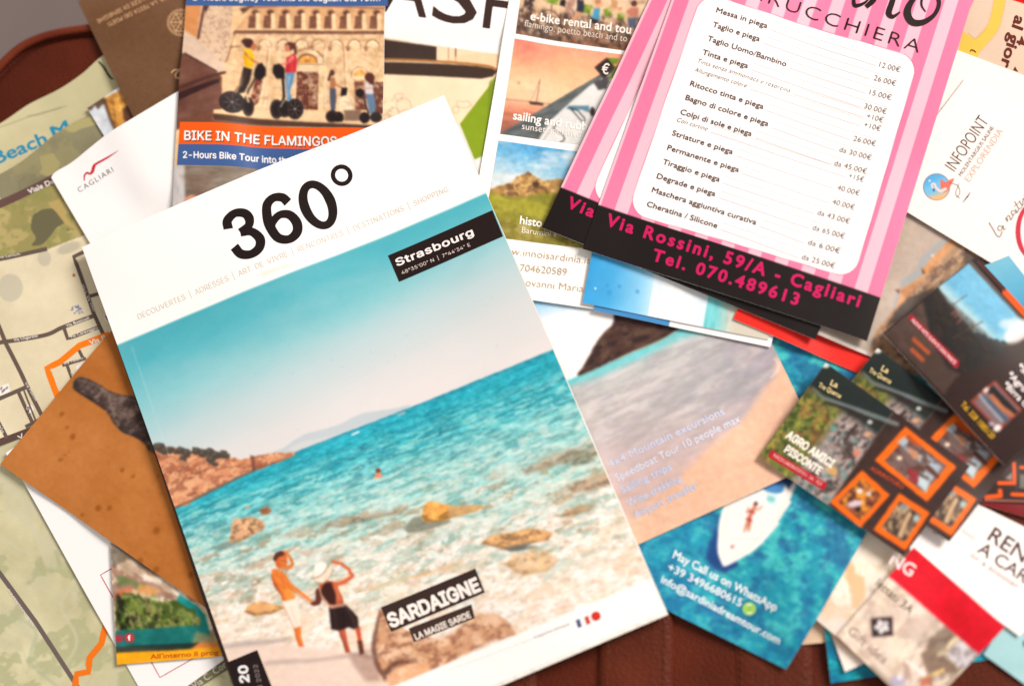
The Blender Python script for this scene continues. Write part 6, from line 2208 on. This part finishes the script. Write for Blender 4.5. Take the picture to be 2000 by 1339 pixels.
def agro_art(a):
    x, y = a.x, a.y
    a.fill((62, 42, 38))
    a.mottle(60, 4, seed=2)
    # garden photograph: L 1482,892  T 1612,709  to the line 1755,832 - 1620,990
    ph = [(1612, 709), (1744, 802), (1617, 985), (1482, 892)]
    a.poly(ph, (128, 112, 92), 2)
    i, m = a.cover(ph, 2)
    g = np.zeros(x.size); g[i] = m
    e1 = (x - 1482) * .576 + (y - 892) * -.817            # up the photograph 0..224
    e2 = (x - 1482) * .817 + (y - 892) * .576              # along its foot 0..162
    a.mask(g * sstep(150, 176, e1), (34, 42, 40))
    veg = g * sstep(96, 66, e2) * sstep(178, 150, e1)
    a.mask(veg, (112, 116, 54))
    a.blotch(11, .56, .06, (164, 162, 66), seed=5, a=.85, m=veg)
    a.blotch(9, .60, .05, (58, 72, 36), seed=8, a=.85, m=veg)
    a.blotch(12, .70, .04, (170, 84, 64), seed=11, a=.4, m=veg)
    st = g * sstep(70, 100, e2) * sstep(178, 150, e1)
    a.mask(st, (160, 138, 130))
    a.blotch(9, .56, .06, (198, 180, 174), ang=30, seed=15, a=.8, m=st)
    a.blotch(8, .58, .05, (70, 56, 52), ang=-35, asp=1.8, seed=18, a=.9, m=st)
    a.blotch(10, .70, .04, (106, 144, 140), seed=22, a=.7, m=st)
    a.line([(1588, 758), (1606, 776), (1640, 788), (1690, 806), (1752, 828)], [3, 5, 7, 9, 8], (118, 124, 122), 3, .9)
    a.line([(1610, 786), (1660, 800), (1740, 836)], 4, (40, 34, 32), 3, .9)
    a.line([(1660, 806), (1700, 822), (1738, 842)], [10, 8, 5], (52, 42, 38), 5, .8)
    a.ell(1699, 824, 5, 4, 0, (206, 210, 200), 3)
    a.line([(1650, 860), (1672, 830)], 7, (58, 42, 40), 4, .8)
    a.ell(1650, 866, 14, 9, 30, (70, 54, 50), 4, .6, ring=4)
    a.ell(1674, 884, 8, 8, 0, (216, 136, 110), 4, .9)
    a.ell(1696, 848, 7, 5, 0, (222, 160, 116), 4, .9)
    a.ell(1628, 836, 6, 5, 0, (96, 158, 150), 3, .9)
    a.ell(1626, 918, 13, 9, 30, (222, 172, 108), 5, .9)
    a.ell(1612, 714, 7, 5, 0, (226, 220, 208), 3)
    a.line([(1744, 806), (1620, 984)], 1.6, (130, 118, 112), 2, .7)
    # orange frames
    OR, OD = (250, 106, 14), (206, 62, 18)

    def frame(q, inner):
        q = np.array(q, float)
        a.poly(q, OR, 3)
        c = q.mean(0)
        a.poly(c + (q - c) * .98, OR, 3)
        w = c + (q - c) * inner
        a.poly(w, (118, 92, 86), 3)
        i, m = a.cover(w, 3)
        g = np.zeros(x.size); g[i] = m
        return w, g

    w, g = frame([(1768, 833), (1868, 911), (1810, 979), (1709, 898)], .77)
    a.poly([(1752, 862), (1768, 852), (1840, 912), (1806, 956), (1770, 930), (1800, 906)], (176, 192, 200), 5, .9)
    a.blotch(9, .58, .06, (92, 62, 54), ang=38, asp=1.6, seed=31, a=.9, m=g)
    a.poly([(1770, 872), (1790, 880), (1798, 894), (1784, 896)], (206, 140, 100), 4, .9)
    a.poly([(1772, 912), (1792, 920), (1796, 944), (1776, 938)], (156, 44, 52), 5, .9)
    a.line([(1786, 914), (1812, 912), (1830, 930)], 9, (92, 54, 46), 4, .9)
    a.poly([(1796, 930), (1816, 940), (1808, 962), (1792, 946)], (200, 214, 216), 4, .9)
    a.ell(1757, 894, 5, 4, 0, (236, 214, 180), 3)
    a.poly([(1770, 856), (1792, 872), (1800, 868), (1776, 848)], (200, 78, 30), 4, .8)
    w, g = frame([(1684, 918), (1737, 966), (1680, 1030), (1622, 980)], .74)
    a.mask(g, (150, 84, 60))
    a.blotch(9, .55, .08, (236, 150, 40), seed=41, a=.9, m=g)
    a.blotch(9, .6, .06, (88, 44, 40), seed=44, a=.9, m=g)
    a.ell(1679, 958, 6, 5, 0, (246, 226, 220), 3)
    a.ell(1697, 963, 5, 4, 0, (222, 206, 216), 3)
    a.ell(1670, 983, 15, 6, -10, (222, 196, 200), 4)
    a.ell(1676, 993, 6, 5, 0, (52, 36, 36), 4)
    w, g = frame([(1756, 963), (1815, 1001), (1768, 1074), (1706, 1034)], .72)
    a.mask(g, (120, 96, 76))
    a.blotch(8, .56, .08, (206, 166, 122), ang=-60, asp=2, seed=51, a=.9, m=g)
    a.blotch(8, .6, .06, (62, 50, 46), ang=-60, asp=1.6, seed=54, a=.9, m=g)
    a.ell(1764, 990, 7, 5, 0, (130, 142, 146), 4)
    a.ell(1789, 1012, 6, 6, 0, (172, 190, 188), 4)
    a.line([(1776, 1004), (1766, 1024), (1758, 1046)], 8, (226, 182, 136), 4, .9)


def agro(label, quad):
    P = Paper("farm_card", label, "card", AG, th=.0007, r=12, xf=homography(AG, quad), group="dark farm restaurant cards with orange frames", wave=0)
    P.picture("card_print", agro_art, sp=1.9, photo=1, soft=1)
    YL = (232, 204, 140)
    P.shapes("lettering", [T("AGRO AMICI", (1534, 852), (1624, 913), (252, 244, 224), 22, bold=.034, key="sans"), T("PISCONTE", (1531, 880), (1600, 926), (252, 240, 222), 21, bold=.034, key="sans"),
                           Q([(1508, 877), (1616, 943), (1609, 957), (1500, 890)], (186, 30, 44)),
                           T("PARCO LABORATORIO DIDATTICO", (1510, 890), (1604, 948), (240, 180, 170), 7, bold=.01),
                           T("La", (1620, 752), (1634, 758), YL, 11, bold=.02), T("Tre Querce", (1597, 755), (1640, 778), YL, 9, bold=.02),
                           T("AGRIRISTORO", (1699, 916), (1762, 955), (196, 70, 36), 8, bold=.01)])
    return P


# the card lowest in the stack lies almost square to the picture
P = Paper("framed_card", "dark card with orange corner frames lying level at the right edge, lowest of the stack", "card",
          [(1925, 860), (2080, 864), (2080, 984), (1922, 978)], th=.0007, r=4, wave=0)


def f(a):
    a.fill((56, 40, 36))
    OR = (246, 92, 24)
    a.line([(1950, 943), (1981, 943), (1981, 905)], 7, OR, 2.5)
    a.line([(1920, 971), (1953, 968), (1952, 958)], 8, OR, 2.5)
    a.line([(1976, 965), (2040, 968)], 7, OR, 2.5)
    a.line([(1994, 912), (2040, 914)], 6, OR, 2.5)
    a.poly([(1962, 934), (1976, 922), (1976, 938)], (150, 128, 120), 3)
    a.poly([(1992, 926), (2030, 928), (2030, 955), (1990, 953)], (112, 110, 100), 4)
    a.line([(1985, 900), (1984, 958)], 2, (90, 70, 64), 2)
    a.line([(1918, 976), (2060, 980)], 2.4, (190, 120, 100), 2)


P.picture("card_print", f, sp=1.9)
agro("dark farm card with orange frames, second of the pair, partly covered on both sides", [(1712, 682), (1993, 883), (1852, 1058), (1571, 861)])
agro("dark farm card with orange frames and all its white lettering readable, foremost of the pair", AG)

P = Paper("framed_card", "dark card with an orange edge strip, almost wholly under the topmost ruin card", "card",
          [(1908, 499), (2147, 757), (1972, 900), (1735, 644)], th=.0007, r=10, wave=0)
P.picture("card_print", lambda a: (a.fill((44, 28, 25)), a.line([(1966, 569), (2070, 682)], 14, (240, 92, 26), 2.5), a.line([(1912, 510), (1964, 566)], 3, (104, 44, 34), 3)), sp=2.2)

RU = [(1897, 507), (2134, 764), (1960, 908), (1723, 652)]


def ruin_art(a):
    x, y = a.x, a.y
    a.fill((46, 26, 22))
    ph = [(1897, 512), (2014, 636), (2006, 648), (1866, 738), (1842, 772), (1726, 652)]
    a.poly(ph, (70, 52, 44), 2)
    a.blotch(20, .55, .1, (86, 64, 54), ang=45, asp=1.6, seed=3, a=.7, m=sstep(10, -10, (y - 700) - (x - 1860) * .2) * 1.)
    i, m = a.cover(ph, 2)
    g = np.zeros(x.size); g[i] = m
    a.mask(1 - g, (46, 26, 22))
    sky = [(1892, 514), (2012, 640), (1976, 662), (1960, 676), (1940, 672), (1926, 662), (1900, 650), (1890, 634), (1874, 622), (1864, 604), (1850, 592), (1840, 574), (1832, 562)]
    a.poly(sky, (98, 170, 200), 3)
    i, m = a.cover(sky, 4)
    gs = np.zeros(x.size); gs[i] = m
    q = (x - 1836) * .5 + (y - 560) * .2
    a.mask(gs * sstep(24, -4, (x - 1840) * .7 - (y - 560) * .72 + 6) * .8, (196, 214, 208))
    a.mask(gs * sstep(640, 670, y) * .6, (140, 190, 204))
    a.ell(1990, 646, 34, 18, -35, (226, 222, 216), 8, .9)
    a.ell(1966, 632, 14, 10, 0, (206, 214, 216), 8, .8)
    a.ell(1985, 630, 14, 12, 0, (214, 216, 216), 8, .7)
    a.poly([(1800, 582), (1826, 564), (1838, 580), (1850, 600), (1866, 622), (1890, 646), (1920, 664), (1946, 676), (1960, 684), (1950, 700), (1880, 734), (1850, 720), (1816, 660)], (34, 28, 26), 6)
    i, m = a.cover([(1826, 564), (1960, 684), (1880, 734), (1820, 650)], 10)
    g2 = np.zeros(x.size); g2[i] = m
    a.blotch(10, .62, .06, (92, 58, 40), ang=45, asp=1.6, seed=13, a=.5, m=g2)
    a.blotch(9, .64, .06, (50, 48, 38), seed=17, a=.5, m=g2)
    a.mask(g2 * .5, (26, 20, 19))
    for cx, cy, r in ((1920, 662, 9), (1934, 668, 8), (1946, 672, 9), (1960, 672, 7), (1910, 656, 7), (1952, 682, 8)):
        a.poly([(cx + r * math.cos(t), cy + r * math.sin(t)) for t in np.linspace(0, 6.28, 10)], (34, 36, 34), 3, .9, 3, 4)
    a.line([(1856, 599), (1888, 576)], 1.6, (96, 70, 62), 1.8)
    a.line([(1888, 644), (1919, 628)], 1.8, (92, 64, 56), 1.8)
    a.line([(1858, 662), (1888, 644)], 1.4, (110, 70, 50), 1.8, .8)
    for t in ((1874, 610), (1880, 622), (1868, 606)):
        a.line([t, (t[0] - 12, t[1] + 10)], 3, (150, 84, 70), 2.4, .8)
    a.poly([(1772, 622), (1780, 616), (1872, 706), (1870, 718), (1864, 720)], (176, 22, 42), 2.5)
    for p0, p1 in (((1783, 664), (1812, 690)), ((1780, 684), (1800, 704))):
        a.line([p0, p1], 8, (198, 84, 40), 4, .85)
    # small photograph in a red frame on the dark panel
    fr = [(1942, 743), (1996, 800), (1950, 842), (1893, 784)]
    a.poly(fr, (150, 62, 48), 4)
    c = np.array(fr, float).mean(0)
    w = c + (np.array(fr) - c) * .86
    a.poly(w, (122, 96, 96), 3)
    a.poly([(1938, 752), (1988, 804), (1978, 812), (1926, 764)], (26, 20, 22), 3)
    a.line([(1936, 774), (1956, 796), (1976, 810)], 9, (184, 106, 66), 4)
    a.line([(1920, 776), (1940, 794), (1966, 822)], 7, (62, 84, 104), 4)
    a.line([(1912, 772), (1930, 794), (1956, 822)], 6, (150, 156, 164), 4, .9)
    a.ell(1947, 836, 8, 6, -30, (246, 230, 220), 4)
    a.ell(1925, 762, 6, 4, -40, (240, 214, 200), 4)
    a.ell(1936, 828, 6, 4, 20, (190, 200, 214), 4, .8)


P = Paper("ruin_card", "topmost small dark card with a blue sky photo over a ruin and red slanted strip", "card", RU, th=.0007, r=12, wave=0)
P.picture("card_print", ruin_art, sp=1.9, photo=1, soft=1)
P.shapes("lettering", [T("NUOVE VISITE GUIDATE OGNI PARETE", (1778, 628), (1862, 713), (240, 200, 196), 7, bold=.014),
                       T("Tel. 328 1085120", (1874, 791), (1936, 858), (206, 154, 20), 11, bold=.02),
                       T("*Agro Pis", (1966, 733), (2018, 785), (236, 220, 214), 13, bold=.02), T("*Birra Ca", (1958, 752), (2008, 802), (236, 220, 214), 12, bold=.02),
                       T("*Servizi", (1986, 716), (2030, 760), (236, 220, 214), 12, bold=.02)])
